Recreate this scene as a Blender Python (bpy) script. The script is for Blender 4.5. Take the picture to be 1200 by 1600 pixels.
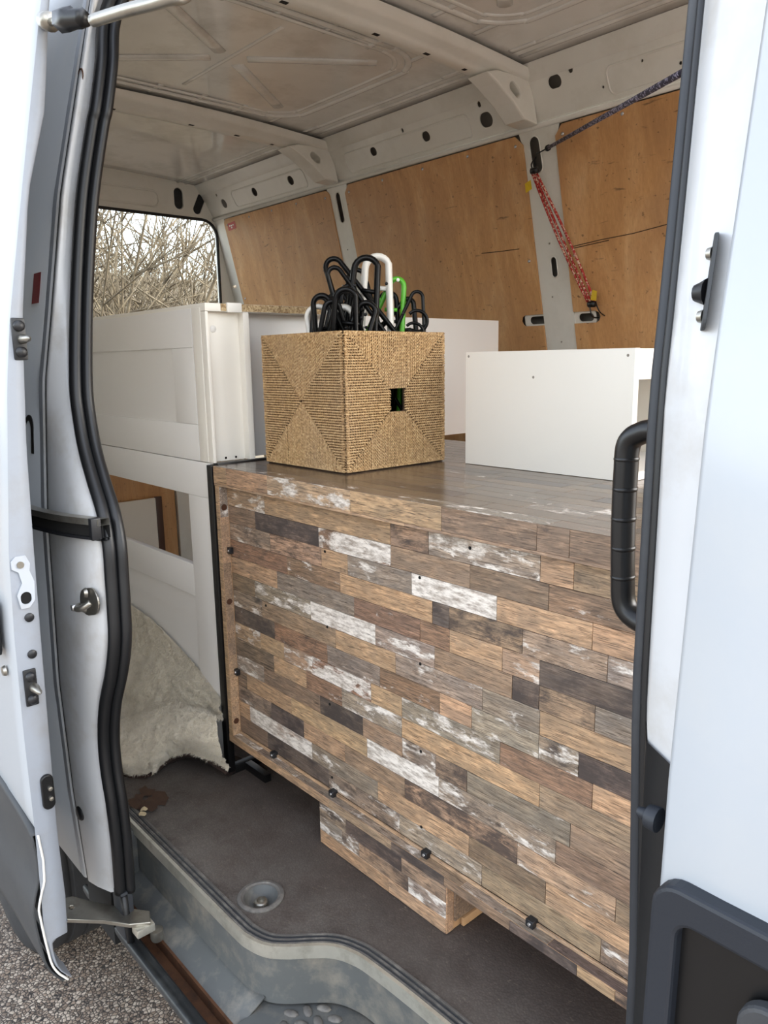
import bpy, bmesh, math, random
import numpy as np
from mathutils import Vector, Matrix, noise as mnoise
random.seed(7); RNG = np.random.default_rng(7)
for o in list(bpy.data.objects): bpy.data.objects.remove(o)
SC = bpy.context.scene
COL = SC.collection

# ------------------------------------------------------------------ camera
cam_d = bpy.data.cameras.new('camera'); cam = bpy.data.objects.new('camera', cam_d); COL.objects.link(cam)
yaw, pitch, roll = math.radians(48.2), math.radians(11.2), math.radians(-0.9)
F = Vector((-math.sin(yaw)*math.cos(pitch), math.cos(yaw)*math.cos(pitch), -math.sin(pitch)))
Rt = Vector((math.cos(yaw), math.sin(yaw), 0)); Up = Rt.cross(F)
R1 = Rt*math.cos(roll)+Up*math.sin(roll); U1 = -Rt*math.sin(roll)+Up*math.cos(roll)
cam.matrix_world = Matrix(((R1.x,U1.x,-F.x,0),(R1.y,U1.y,-F.y,0),(R1.z,U1.z,-F.z,1.10),(0,0,0,1)))
cam_d.sensor_fit = 'VERTICAL'; cam_d.sensor_height = 24.0; cam_d.lens = 24.0*1190/1600
cam_d.clip_start = 0.02; cam_d.clip_end = 300
SC.camera = cam
# ------------------------------------------------------------------ light
w = bpy.data.worlds.new('world'); SC.world = w; w.use_nodes = True
nt = w.node_tree; nt.nodes.clear()
sky = nt.nodes.new('ShaderNodeTexSky'); sky.sky_type = 'NISHITA'; sky.sun_disc = False
sky.sun_elevation = math.radians(38); sky.sun_rotation = math.radians(42); sky.air_density = 1.2; sky.dust_density = 2.5; sky.ozone_density = 1.0
hs = nt.nodes.new('ShaderNodeHueSaturation'); hs.inputs['Saturation'].default_value = 0.42
bg = nt.nodes.new('ShaderNodeBackground'); bg.inputs['Strength'].default_value = 1.0
ow = nt.nodes.new('ShaderNodeOutputWorld')
nt.links.new(sky.outputs[0], hs.inputs['Color']); nt.links.new(hs.outputs[0], bg.inputs[0]); nt.links.new(bg.outputs[0], ow.inputs[0])
sun_d = bpy.data.lights.new('sun', 'SUN'); sun_d.energy = 0.45; sun_d.angle = math.radians(25); sun_d.color = (1.0, .88, .72)
sun = bpy.data.objects.new('sun', sun_d); COL.objects.link(sun)
SUN_TO = Vector((-.55, .70, -.40))        # the way the light travels
sun.rotation_euler = SUN_TO.to_track_quat('-Z', 'Y').to_euler(); sun.location = (3, -5, 5)
SC.view_settings.view_transform = 'Standard'; SC.view_settings.look = 'None'
SC.view_settings.exposure = -0.25; SC.view_settings.gamma = 1.0; SC.view_settings.use_curve_mapping = False

# ------------------------------------------------------------------ helpers
def lin(c):
    if isinstance(c, str): c = tuple(int(c[i:i+2], 16)/255 for i in (0, 2, 4))
    return tuple((v/12.92 if v <= .04045 else ((v+.055)/1.055)**2.4) for v in c)
def tag(o, label=None, cat=None, group=None, kind=None):
    if label: o['label'] = label
    if cat: o['category'] = cat
    if group: o['group'] = group
    if kind: o['kind'] = kind
    return o
def empty(name, loc=(0,0,0)):
    o = bpy.data.objects.new(name, None); COL.objects.link(o); o.location = loc; o.empty_display_size = .05
    return o
def link(name, me, mat=None, parent=None):
    o = bpy.data.objects.new(name, me); COL.objects.link(o)
    if mat is not None and not me.materials: me.materials.append(mat)
    if parent is not None:
        o.parent = parent
        if parent.type == 'EMPTY' and any(parent.location):
            o.matrix_parent_inverse = Matrix.Translation(-Vector(parent.location))
    return o
def mesh(name, verts, faces, mat=None, parent=None, smooth=False):
    me = bpy.data.meshes.new(name); me.from_pydata([tuple(v) for v in verts], [], faces); me.update()
    if smooth: me.polygons.foreach_set('use_smooth', [True]*len(me.polygons))
    return link(name, me, mat, parent)
def fixn(me):
    bm = bmesh.new(); bm.from_mesh(me); bmesh.ops.recalc_face_normals(bm, faces=bm.faces); bm.to_mesh(me); bm.free()
def box(name, x0, x1, y0, y1, z0, z1, mat, parent=None, bev=0.0, seg=2):
    bm = bmesh.new(); bmesh.ops.create_cube(bm, size=1)
    for v in bm.verts:
        v.co = Vector(((x0+x1)/2+v.co.x*(x1-x0), (y0+y1)/2+v.co.y*(y1-y0), (z0+z1)/2+v.co.z*(z1-z0)))
    if bev: bmesh.ops.bevel(bm, geom=list(bm.edges), offset=bev, segments=seg, affect='EDGES', profile=.6)
    bmesh.ops.recalc_face_normals(bm, faces=bm.faces)
    me = bpy.data.meshes.new(name); bm.to_mesh(me); bm.free()
    if bev:
        me.polygons.foreach_set('use_smooth', [True]*len(me.polygons))
        try: me.set_sharp_from_angle(angle=math.radians(40))
        except Exception: pass
    return link(name, me, mat, parent)
def rrect(u0, u1, v0, v1, r, n=6):
    pts = []
    r = min(r, (u1-u0)/2-1e-5, (v1-v0)/2-1e-5)
    for cx, cy, a in ((u1-r, v1-r, 0), (u0+r, v1-r, 90), (u0+r, v0+r, 180), (u1-r, v0+r, 270)):
        for k in range(n+1):
            t = math.radians(a+90*k/n); pts.append((cx+r*math.cos(t), cy+r*math.sin(t)))
    return pts
def oval(cu, cv, w, h, ang=0, n=6):
    p = rrect(-w/2, w/2, -h/2, h/2, min(w, h)/2-1e-4, n); c, s = math.cos(ang), math.sin(ang)
    return [(cu+x*c-y*s, cv+x*s+y*c) for x, y in p]
def plate(name, outline, holes, thick, fmap, mat, parent=None, bev=0.0):
    """flat sheet with real holes; (u, v, depth) -> xyz by fmap"""
    cu = bpy.data.curves.new(name, 'CURVE'); cu.dimensions = '2D'; cu.fill_mode = 'BOTH'; cu.extrude = thick/2-bev if bev else thick/2
    if bev: cu.bevel_depth = bev; cu.bevel_resolution = 1; cu.offset = -bev
    for pts in [outline]+list(holes):
        sp = cu.splines.new('POLY'); sp.points.add(len(pts)-1); sp.use_cyclic_u = True
        for q, (x, y) in zip(sp.points, pts): q.co = (x, y, 0, 1)
    t = bpy.data.objects.new('t', cu); COL.objects.link(t)
    dg = bpy.context.evaluated_depsgraph_get(); me = bpy.data.meshes.new_from_object(t.evaluated_get(dg))
    bpy.data.objects.remove(t); bpy.data.curves.remove(cu)
    bm = bmesh.new(); bm.from_mesh(me); bmesh.ops.remove_doubles(bm, verts=bm.verts, dist=1e-5)
    for v in bm.verts: v.co = Vector(fmap(v.co.x, v.co.y, v.co.z))
    bmesh.ops.recalc_face_normals(bm, faces=bm.faces); bm.to_mesh(me); bm.free()
    me.name = name; me.materials.clear()
    for p in me.polygons: p.use_smooth = False
    return link(name, me, mat, parent)
def tube_data(path, rad, n=8, closed=False, cap=True, flat=1.0, up=None):
    P = [Vector(p) for p in path]; m = len(P); vs = []; fs = []
    R = rad if isinstance(rad, (list, tuple)) else [rad]*m
    nrm = None
    for i in range(m):
        a = P[(i-1) % m] if (closed or i > 0) else P[0]; b = P[(i+1) % m] if (closed or i < m-1) else P[-1]
        t = (b-a).normalized()
        if up is not None: nn = Vector(up)
        elif nrm is None:
            nn = Vector((0, 0, 1)) if abs(t.z) < .9 else Vector((1, 0, 0))
        else: nn = nrm
        nrm = (nn-t*nn.dot(t)).normalized(); bb = t.cross(nrm)
        for k in range(n):
            an = 2*math.pi*k/n
            vs.append(P[i]+nrm*(math.cos(an)*R[i]*flat)+bb*(math.sin(an)*R[i]))
    for i in range(m if closed else m-1):
        for k in range(n):
            a = i*n+k; b = i*n+(k+1) % n; c = ((i+1) % m)*n+(k+1) % n; d = ((i+1) % m)*n+k
            fs.append((a, b, c, d))
    if cap and not closed:
        fs.append(tuple(range(n))[::-1]); fs.append(tuple((m-1)*n+k for k in range(n)))
    return vs, fs
def tube(name, path, rad, mat, parent=None, n=8, **k):
    v, f = tube_data(path, rad, n, **k); return mesh(name, v, f, mat, parent, True)
def tubes(name, lst, mat, parent=None, n=6, **kw):
    V = []; Fc = []
    for path, r in lst:
        v, f = tube_data(path, r, n, **kw); o = len(V); V += v; Fc += [tuple(i+o for i in q) for q in f]
    return mesh(name, V, Fc, mat, parent, True)
def loft(name, rows, mat, parent=None, smooth=True, thick=0, close=False):
    V = [p for r in rows for p in r]; m = len(rows[0]); fs = []
    for i in range(len(rows)-1):
        for j in range(m if close else m-1):
            fs.append((i*m+j, i*m+(j+1) % m, (i+1)*m+(j+1) % m, (i+1)*m+j))
    o = mesh(name, V, fs, mat, parent, smooth)
    if thick:
        md = o.modifiers.new('s', 'SOLIDIFY'); md.thickness = thick; md.offset = 0
    return o
def lathe(name, prof, centre, mat, parent=None, n=32, axis='z', caps=True):
    V = []; fs = []
    for r, h in prof:
        for k in range(n):
            a = 2*math.pi*k/n; x, y = r*math.cos(a), r*math.sin(a)
            p = {'z': (x, y, h), 'y': (x, h, y), 'x': (h, x, y)}[axis]
            V.append(Vector(centre)+Vector(p))
    m = len(prof)
    for i in range(m-1):
        for k in range(n): fs.append((i*n+k, i*n+(k+1) % n, (i+1)*n+(k+1) % n, (i+1)*n+k))
    if caps and prof[0][0] > 1e-4: fs.append(tuple(range(n)))
    if caps and prof[-1][0] > 1e-4: fs.append(tuple((m-1)*n+k for k in range(n)))
    o = mesh(name, V, fs, mat, parent, True); fixn(o.data)
    try: o.data.set_sharp_from_angle(angle=math.radians(50))
    except Exception: pass
    return o
def smooth_path(pts, n=8):
    P = [Vector(p) for p in pts]; out = []
    for i in range(len(P)-1):
        p0 = P[max(i-1, 0)]; p1 = P[i]; p2 = P[i+1]; p3 = P[min(i+2, len(P)-1)]
        for k in range(n):
            t = k/n
            out.append(.5*((2*p1)+(p2-p0)*t+(2*p0-5*p1+4*p2-p3)*t*t+(3*p1-p0-3*p2+p3)*t**3))
    out.append(P[-1]); return out
def interp(z, zs, ys): return float(np.interp(z, zs, ys))

# ------------------------------------------------------------------ materials
class NT:
    def __init__(s, name):
        s.m = bpy.data.materials.new(name); s.m.use_nodes = True; s.t = s.m.node_tree; s.t.nodes.clear()
        s.out = s.n('ShaderNodeOutputMaterial'); s.b = s.n('ShaderNodeBsdfPrincipled'); s.l(s.b.outputs[0], s.out.inputs[0])
    def n(s, t, **k):
        x = s.t.nodes.new(t)
        for a, b in k.items(): setattr(x, a, b)
        return x
    def l(s, a, b): s.t.links.new(a, b)
    def pos(s, scale=(1,1,1), world=True):
        g = s.n('ShaderNodeNewGeometry') if world else s.n('ShaderNodeTexCoord')
        mp = s.n('ShaderNodeMapping'); mp.inputs['Scale'].default_value = scale
        s.l(g.outputs['Position'] if world else g.outputs['Object'], mp.inputs[0]); return mp.outputs[0]
    def noise(s, vec, scale, detail=4, rough=.55, dist=0):
        x = s.n('ShaderNodeTexNoise'); x.inputs['Scale'].default_value = scale; x.inputs['Detail'].default_value = detail
        x.inputs['Roughness'].default_value = rough; x.inputs['Distortion'].default_value = dist; s.l(vec, x.inputs['Vector']); return x.outputs['Fac']
    def ramp(s, fac, stops):
        r = s.n('ShaderNodeValToRGB'); e = r.color_ramp.elements
        while len(e) < len(stops): e.new(.5)
        for q, (p, c) in zip(e, stops): q.position = p; q.color = (*c, 1) if len(c) == 3 else c
        s.l(fac, r.inputs[0]); return r.outputs[0]
    def mix(s, fac, a, b, mode='MIX'):
        x = s.n('ShaderNodeMix', data_type='RGBA', blend_type=mode)
        for sock, v in ((x.inputs[0], fac), (x.inputs[6], a), (x.inputs[7], b)):
            if hasattr(v, 'links'): s.l(v, sock)
            elif isinstance(v, (int, float)): sock.default_value = v
            else: sock.default_value = (*v, 1)
        return x.outputs[2]
    def math(s, op, a, b=0, c=None):
        x = s.n('ShaderNodeMath', operation=op)
        for sock, v in zip(x.inputs, (a, b, c) if c is not None else (a, b)):
            if hasattr(v, 'links'): s.l(v, sock)
            else: sock.default_value = v
        return x.outputs[0]
    def bump(s, h, strength=.3, dist=.002):
        x = s.n('ShaderNodeBump'); x.inputs['Strength'].default_value = strength; x.inputs['Distance'].default_value = dist
        s.l(h, x.inputs['Height']); s.l(x.outputs[0], s.b.inputs['Normal'])
    def set(s, **k):
        for a, v in k.items():
            i = s.b.inputs[a.replace('_', ' ')]
            if hasattr(v, 'links'): s.l(v, i)
            else: i.default_value = (*v, 1) if isinstance(v, tuple) and len(v) == 3 else v
        return s
W3 = lambda v: (v, v, v)
def simple(name, col, rough=.5, metal=0, var=.12, vscale=8, bump=0, bscale=200, dirt=None, dirt_amt=.5, dscale=3, coat=0):
    c = lin(col); t = NT(name); p = t.pos()
    n = t.noise(p, vscale, 5)
    base = t.mix(n, tuple(x*(1-var) for x in c), tuple(min(1, x*(1+var)) for x in c))
    if dirt:
        dn = t.noise(p, dscale, 7, .65)
        base = t.mix(t.ramp(dn, [(.48, W3(0)), (.75, W3(dirt_amt))]), base, lin(dirt))
    t.set(Base_Color=base, Roughness=rough, Metallic=metal)
    if coat: t.set(Coat_Weight=coat, Coat_Roughness=.05)
    if bump: t.bump(t.noise(p, bscale, 3), bump, .001)
    return t.m
M = {}
M['paint'] = simple('white_paint', 'afb4b9', .32, var=.03, dirt='c9c3b4', dirt_amt=.25, coat=.5)
M['jamb'] = simple('jamb_paint', 'cccdce', .38, var=.05, dirt='9c8f78', dirt_amt=.45, dscale=9, coat=.3)
M['edge'] = simple('shaded_door_edge_paint', '969ca5', .45, var=.05, dirt='857f73', dirt_amt=.35, dscale=12)  # white door edge and foot, paint greyed to stand for shade
M['jamb_grey'] = simple('grey_jamb_paint', 'b4bac2', .45, var=.06, dirt='8b8577', dirt_amt=.4, dscale=12)
M['inner'] = simple('inner_body_paint', 'e6e3da', .30, var=.06, dirt='a19883', dirt_amt=.35, dscale=4, coat=.4)
M['roofm'] = simple('roof_inner_paint', 'e4e2dc', .22, var=.08, dirt='a39c90', dirt_amt=.5, dscale=5, coat=.5)
M['rubber'] = simple('black_rubber', '17181a', .42, var=.2, bump=.1, bscale=60)
M['rubber_dusty'] = simple('dusty_rubber', '2c2f34', .55, var=.25, vscale=20, dirt='6b6a68', dirt_amt=.4)
M['black'] = simple('black_plastic', '0d0e10', .36, var=.2)
M['clad'] = simple('grey_black_cladding', '3b3d3f', .6, var=.1, bump=.25, bscale=600, dirt='5c5a56', dirt_amt=.4)
M['blackm'] = simple('black_powder_coat', '0d0d0e', .35, var=.1)
M['steel'] = simple('worn_steel', 'a9a69d', .35, metal=.9, var=.15, vscale=30, dirt='6d5c48', dirt_amt=.5, dscale=20)
M['alu'] = simple('aluminium_edge', 'd9d6c9', .33, metal=.7, var=.1, vscale=40, dirt='8d8674', dirt_amt=.5, dscale=25)
M['whitelam'] = simple('white_laminate', 'efeae0', .38, var=.01)
M['greylam'] = simple('grey_white_laminate', 'ebe8e4', .28, var=.01)
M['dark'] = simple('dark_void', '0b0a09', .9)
M['cavity'] = simple('cavity_metal', '8d857a', .7)
M['bracket'] = simple('black_bracket', '1d1e21', .4)
M['screw'] = simple('screw_steel', 'c7c7c7', .25, metal=.8)
M['browncap'] = simple('brown_screw_cap', '4a2c1c', .5)
M['brownfelt'] = simple('brown_felt', '2b1b14', .9, bump=.5, bscale=400)
M['rust'] = simple('rusty_track', '5c3b24', .8, var=.4, vscale=40, dirt='241b15', dirt_amt=.7, dscale=30)
M['sill'] = simple('dusty_sill_plastic', '5b5d5c', .6, var=.15, vscale=15, dirt='9b9282', dirt_amt=.6, dscale=16, bump=.3, bscale=120)
M['sillblack'] = simple('black_outer_sill', '26292b', .45, var=.2, dirt='6a6c6a', dirt_amt=.5, dscale=12)
M['band'] = simple('ribbed_grey_band', '64615d', .6, var=.25, vscale=60, dirt='a7a196', dirt_amt=.5, dscale=30, bump=.4, bscale=300)
M['red'] = simple('red_sticker', 'b2302a', .4)
M['yellow'] = simple('yellow_label', 'd8b417', .5)
M['white'] = simple('white_plastic', 'efece4', .4)
M['green'] = simple('green_plastic', '5bb02e', .35)
M['blackgloss'] = simple('black_hanger_plastic', '070708', .34)
M['card'] = simple('torn_cardboard', '4b3628', .9, var=.3, vscale=60)
M['cream'] = simple('cream_scrap', 'd2bf9a', .9)
M['tan_edge'] = simple('wood_decor_edge', 'b58f68', .55, var=.3, vscale=30)
M['bungee_red'] = None
M['hsur'] = simple('blue_black_plastic', '1f242c', .5, bump=.1, bscale=500)
M['weavedark'] = simple('scratch_brown', '4a3524', .9)
M['tyre'] = simple('tyre_rubber', '2a2a2b', .8, var=.15, bump=.3, bscale=200, dirt='5c5a57', dirt_amt=.5)

M['blackgloss'].node_tree.nodes['Principled BSDF'].inputs['Specular IOR Level'].default_value = .25
def mat_bungee(name, a, b, sc):
    t = NT(name); p = t.pos((1,1,1))
    v = t.n('ShaderNodeTexVoronoi'); v.inputs['Scale'].default_value = sc; t.l(p, v.inputs['Vector'])
    t.set(Base_Color=t.ramp(v.outputs['Color'], [(.0, lin(a)), (.62, lin(a)), (.68, lin(b)), (1, lin(b))]), Roughness=.7)
    t.bump(v.outputs['Distance'], .4, .001); return t.m
M['bungee_red'] = mat_bungee('red_bungee_cord', 'a5231e', 'd9b9a0', 260)
M['bungee_dark'] = mat_bungee('dark_bungee_cord', '231f33', '9a94a8', 240)

def mat_plank():
    t = NT('reclaimed_wood_decor')
    oi = t.n('ShaderNodeObjectInfo')
    g = t.n('ShaderNodeNewGeometry')
    off = t.n('ShaderNodeVectorMath', operation='SCALE'); 
    cx = t.n('ShaderNodeCombineXYZ'); t.l(oi.outputs['Random'], cx.inputs[0]); t.l(oi.outputs['Random'], cx.inputs[2]); t.l(oi.outputs['Random'], cx.inputs[1])
    t.l(cx.outputs[0], off.inputs[0]); off.inputs['Scale'].default_value = 17.0
    add = t.n('ShaderNodeVectorMath', operation='ADD'); t.l(g.outputs['Position'], add.inputs[0]); t.l(off.outputs[0], add.inputs[1])
    def mp(sc):
        m = t.n('ShaderNodeMapping'); m.inputs['Scale'].default_value = sc; t.l(add.outputs[0], m.inputs[0]); return m.outputs[0]
    def att(nm):
        a = t.n('ShaderNodeAttribute', attribute_type='OBJECT', attribute_name=nm); return a.outputs['Fac']
    grain = t.noise(mp((6, 60, 60)), 4.0, 8, .62, .6)
    fine = t.noise(mp((10, 220, 220)), 3.0, 4, .6)
    blot = t.noise(mp((7, 14, 20)), 2.2, 7, .68, .4)
    base = t.mix(t.ramp(grain, [(.34, W3(0)), (.66, W3(1))]), t.mix(1, oi.outputs['Color'], (.62, .56, .51), 'MULTIPLY'), t.mix(1, oi.outputs['Color'], (1.62, 1.56, 1.50), 'MULTIPLY'))
    base = t.mix(t.ramp(blot, [(.40, W3(0)), (.60, W3(.75))]), base, t.mix(1, oi.outputs['Color'], (.70, .73, .78), 'MULTIPLY'))
    base = t.mix(t.ramp(fine, [(.38, W3(.8)), (.47, W3(0))]), base, (.085, .06, .045))
    # strong dark grain lines
    wv = t.n('ShaderNodeTexNoise'); wv.inputs['Scale'].default_value = 3.2; wv.inputs['Detail'].default_value = 3; wv.inputs['Distortion'].default_value = 1.2
    t.l(mp((3, 60, 75)), wv.inputs['Vector'])
    lines = t.ramp(wv.outputs['Fac'], [(.36, W3(1)), (.46, W3(0)), (.54, W3(0)), (.60, W3(1))])
    base = t.mix(t.math('MULTIPLY', lines, att('lines')), base, (.075, .055, .042))
    # soot and dark patches
    dn = t.noise(mp((15, 26, 30)), 1.0, 10, .72, .3)
    dm = t.math('SMOOTH_MIN', t.math('MULTIPLY', t.math('SUBTRACT', dn, t.math('SUBTRACT', .82, att('soot'))), 7.0), 1.0, .1)
    dm = t.math('MAXIMUM', dm, 0)
    base = t.mix(t.math('MULTIPLY', dm, .85), base, lin('423b39'))
    # flaking pale paint
    pn = t.noise(mp((13, 30, 38)), 1.0, 10, .70, .25)
    pm = t.math('MULTIPLY', t.math('SUBTRACT', pn, t.math('SUBTRACT', .84, att('paint'))), 13.0)
    pm = t.math('MINIMUM', t.math('MAXIMUM', pm, 0), .93)
    pc = t.mix(t.ramp(t.noise(mp((25, 90, 90)), 1.4, 6, .7), [(.36, W3(0)), (.58, W3(1))]), lin('9c9084'), lin('f0e8de'))
    base = t.mix(pm, base, pc)
    ck = t.n('ShaderNodeTexNoise'); ck.inputs['Scale'].default_value = 1.0; ck.inputs['Detail'].default_value = 9; ck.inputs['Roughness'].default_value = .74; t.l(mp((22, 120, 150)), ck.inputs['Vector'])
    base = t.mix(t.ramp(ck.outputs['Fac'], [(.33, W3(.75)), (.40, W3(0)), (.64, W3(0)), (.71, W3(.5))]), base, t.mix(t.ramp(ck.outputs['Fac'], [(.45, W3(0)), (.55, W3(1))]), lin('3a2f29'), lin('d5c8b8')))
    t.set(Base_Color=base, Roughness=.42, Specular_IOR_Level=.45)
    t.bump(t.math('ADD', grain, pm), .12, .0006); return t.m
M['plank'] = mat_plank()
M['plank_top'] = mat_plank(); M['plank_top'].name = 'glossy_worktop_decor'; [setattr(n.inputs['Roughness'], 'default_value', .20) for n in M['plank_top'].node_tree.nodes if n.type == 'BSDF_PRINCIPLED']

def mat_ply():
    t = NT('plywood'); p = t.pos()
    tc = t.n('ShaderNodeNewGeometry')
    def mp(sc):
        m = t.n('ShaderNodeMapping'); m.inputs['Scale'].default_value = sc; t.l(tc.outputs['Position'], m.inputs[0]); return m.outputs[0]
    a = t.noise(mp((5, 5, .7)), 2.0, 6, .6, 1.0)
    b = t.noise(mp((90, 90, 5)), 2.0, 5, .6)
    base = t.ramp(a, [(.28, lin('b98755')), (.5, lin('cf9c66')), (.72, lin('deb280'))])
    base = t.mix(t.ramp(b, [(.3, W3(.30)), (.6, W3(0))]), base, lin('a0703f'))
    bl = t.noise(mp((2.2, 2.2, 2.6)), 1.0, 5, .6)
    base = t.mix(t.ramp(bl, [(.45, W3(0)), (.7, W3(.5))]), base, lin('a58060'))
    sc = t.noise(mp((9, 9, 60)), 1.0, 6, .6, .3)
    base = t.mix(t.ramp(sc, [(.65, W3(0)), (.72, W3(.6))]), base, lin('3a281b'))
    sp = t.noise(mp((60, 60, 70)), 1.0, 3, .5)
    base = t.mix(t.ramp(sp, [(.67, W3(0)), (.72, W3(.6))]), base, lin('4b3320'))
    ch = t.noise(mp((3, 3, 4)), 1.6, 8, .75, 1.0)
    base = t.mix(t.ramp(ch, [(.66, W3(0)), (.76, W3(.35))]), base, lin('c5a98a'))
    t.set(Base_Color=base, Roughness=.42); t.bump(b, .1, .0005); return t.m
M['ply'] = mat_ply()
def mat_mat():
    t = NT('brown_floor_mat'); p = t.pos()
    n = t.noise(p, 6, 8, .7)
    base = t.ramp(n, [(.3, lin('3c322d')), (.55, lin('4f443e')), (.8, lin('6d645c'))])
    fl = t.noise(t.pos((60, 160, 100)), 1.0, 5, .7, 1.5)
    base = t.mix(t.ramp(fl, [(.60, W3(0)), (.68, W3(.6))]), base, lin('8d8170'))
    # grey dust near the sill edge
    g = t.n('ShaderNodeNewGeometry'); s = t.n('ShaderNodeSeparateXYZ'); t.l(g.outputs['Position'], s.inputs[0])
    e = t.n('ShaderNodeMapRange'); e.inputs[1].default_value = 1.02; e.inputs[2].default_value = .70; t.l(s.outputs[1], e.inputs[0])
    dd = t.math('MULTIPLY', e.outputs[0], t.ramp(t.noise(p, 9, 7, .7), [(.35, W3(.15)), (.60, W3(.85))]))
    base = t.mix(dd, base, lin('77716a'))
    v = t.n('ShaderNodeTexVoronoi'); v.inputs['Scale'].default_value = 230; t.l(p, v.inputs['Vector'])
    base = t.mix(t.math('MULTIPLY', t.ramp(v.outputs['Distance'], [(.1, W3(0)), (.6, W3(1))]), .28), base, lin('2b2622'))
    t.set(Base_Color=base, Roughness=.75); t.bump(v.outputs['Distance'], .5, .0012); return t.m
M['mat'] = mat_mat()
def mat_asphalt():
    t = NT('exposed_aggregate_asphalt'); p = t.pos()
    v = t.n('ShaderNodeTexVoronoi'); v.inputs['Scale'].default_value = 100; t.l(p, v.inputs['Vector'])
    stone = t.ramp(v.outputs['Color'], [(0, lin('5c4f45')), (.4, lin('9a8775')), (.7, lin('c9baa8')), (1, lin('7a6a5c'))])
    edge = t.n('ShaderNodeTexVoronoi', feature='DISTANCE_TO_EDGE'); edge.inputs['Scale'].default_value = 100; t.l(p, edge.inputs['Vector'])
    base = t.mix(t.ramp(edge.outputs['Distance'], [(.03, W3(0)), (.16, W3(1))]), lin('2e2a28'), stone)
    big = t.noise(p, 3, 5); base = t.mix(t.ramp(big, [(.4, W3(0)), (.7, W3(.3))]), base, lin('5a534c'))
    t.set(Base_Color=base, Roughness=.8); t.bump(edge.outputs['Distance'], .8, .004); return t.m
M['asphalt'] = mat_asphalt()
def mat_rope():
    t = NT('seagrass_rope'); p = t.pos(world=True)
    n = t.noise(p, 160, 4, .6); n2 = t.noise(p, 9, 3)
    base = t.ramp(n, [(.30, lin('8a6b49')), (.5, lin('c09c6c')), (.72, lin('e2c596'))])
    base = t.mix(t.ramp(n2, [(.35, W3(.0)), (.7, W3(.35))]), base, lin('b0977a'))
    t.set(Base_Color=base, Roughness=.65); t.bump(t.noise(p, 500, 3), .4, .0008); return t.m
M['rope'] = mat_rope()
def mat_fleece():
    t = NT('cream_fleece'); p = t.pos()
    n = t.noise(p, 26, 7, .68, .8)
    base = t.ramp(n, [(.25, lin('cdbfa6')), (.5, lin('e8dcc4')), (.8, lin('f6ecd8'))])
    t.set(Base_Color=base, Roughness=.95, Sheen_Weight=.5, Sheen_Roughness=.6)
    t.bump(t.math('ADD', t.noise(p, 60, 8, .75, 1.0), t.math('MULTIPLY', t.noise(p, 400, 3), .4)), .8, .008); return t.m
M['fleece'] = mat_fleece()
def mat_chip():
    t = NT('chipboard_edge'); p = t.pos()
    v = t.n('ShaderNodeTexVoronoi'); v.inputs['Scale'].default_value = 260; t.l(p, v.inputs['Vector'])
    t.set(Base_Color=t.ramp(v.outputs['Color'], [(0, lin('7d6244')), (.5, lin('b29770')), (1, lin('d8c39c'))]), Roughness=.9); return t.m
M['chip'] = mat_chip()
def mat_bark():
    t = NT('bare_bark'); p = t.pos(); n = t.noise(p, 12, 5)
    t.set(Base_Color=t.ramp(n, [(.3, lin('4c4234')), (.55, lin('716551')), (.8, lin('94876f'))]), Roughness=.85); return t.m
M['bark'] = mat_bark()
def mat_glass():
    t = NT('window_glass'); t.t.nodes.remove(t.b)
    g = t.n('ShaderNodeBsdfGlossy'); g.inputs['Roughness'].default_value = .02; tr = t.n('ShaderNodeBsdfTransparent'); tr.inputs[0].default_value = (.93, .96, .95, 1)
    fr = t.n('ShaderNodeFresnel'); fr.inputs[0].default_value = 1.45; mx = t.n('ShaderNodeMixShader')
    t.l(fr.outputs[0], mx.inputs[0]); t.l(tr.outputs[0], mx.inputs[1]); t.l(g.outputs[0], mx.inputs[2]); t.l(mx.outputs[0], t.out.inputs[0]); return t.m
M['glass'] = mat_glass()
M['earth'] = simple('winter_earth', '6e6656', .95, var=.3, vscale=4, dirt='8f6f66', dirt_amt=.6, dscale=1.2)

# ------------------------------------------------------------------ ground and the view behind the van
gnd = mesh('ground', [(-60,-40,-.62),(40,-40,-.62),(40,60,-.62),(-60,60,-.62)], [(0,1,2,3)], M['asphalt']); tag(gnd, kind='structure')

# ------------------------------------------------------------------ van shell: profiles
ZS = [-.10, 0, .2, .45, .81, 1.07, 1.19, 1.43, 1.55, 1.79, 2.05]
YS = [.505, .50, .49, .485, .496, .517, .539, .581, .611, .671, .75]
ysk = lambda z: interp(z, ZS, YS)                 # near side outer skin
ywl = lambda z: 2.25+.24*(1.87-z) if z < 1.87 else 2.25-.07*(z-1.87)/.12   # far wall inner sheet
XR, XF = -3.88, -.02                              # rear doors, front end left open so sky light fills the inside

# floor with rounded step cut-out at the side door
nose = [(-2.0,.654),(-1.40,.654),(-1.20,.654),(-1.15,.658),(-1.11,.672),(-1.080,.698),(-1.052,.732),(-1.022,.763),(-.985,.781),(-.93,.790),(-.75,.797),(-.30,.80)]
nose_s = [(p.x, p.y) for p in smooth_path([(x, y, 0) for x, y in nose], 6)]
fl = plate('floor', [(XR,.62),(-2.0,.62)]+nose_s+[(XF,.80),(XF,2.62),(XR,2.62)], [oval(-1.235,.74,.078,.078,0,10)], .012, lambda u,v,d:(u,v,d-.006), M['mat']); tag(fl, kind='structure')
def offs(pts, d):
    out = []
    for i, p in enumerate(pts):
        a = Vector(pts[max(i-1,0)]); b = Vector(pts[min(i+1,len(pts)-1)]); t = (b-a).normalized(); out.append((p[0]-t.y*d, p[1]+t.x*d))
    return out
n0 = [p for p in nose_s if p[0] > -1.73]; n0.insert(0, (-1.73, .654))
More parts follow.
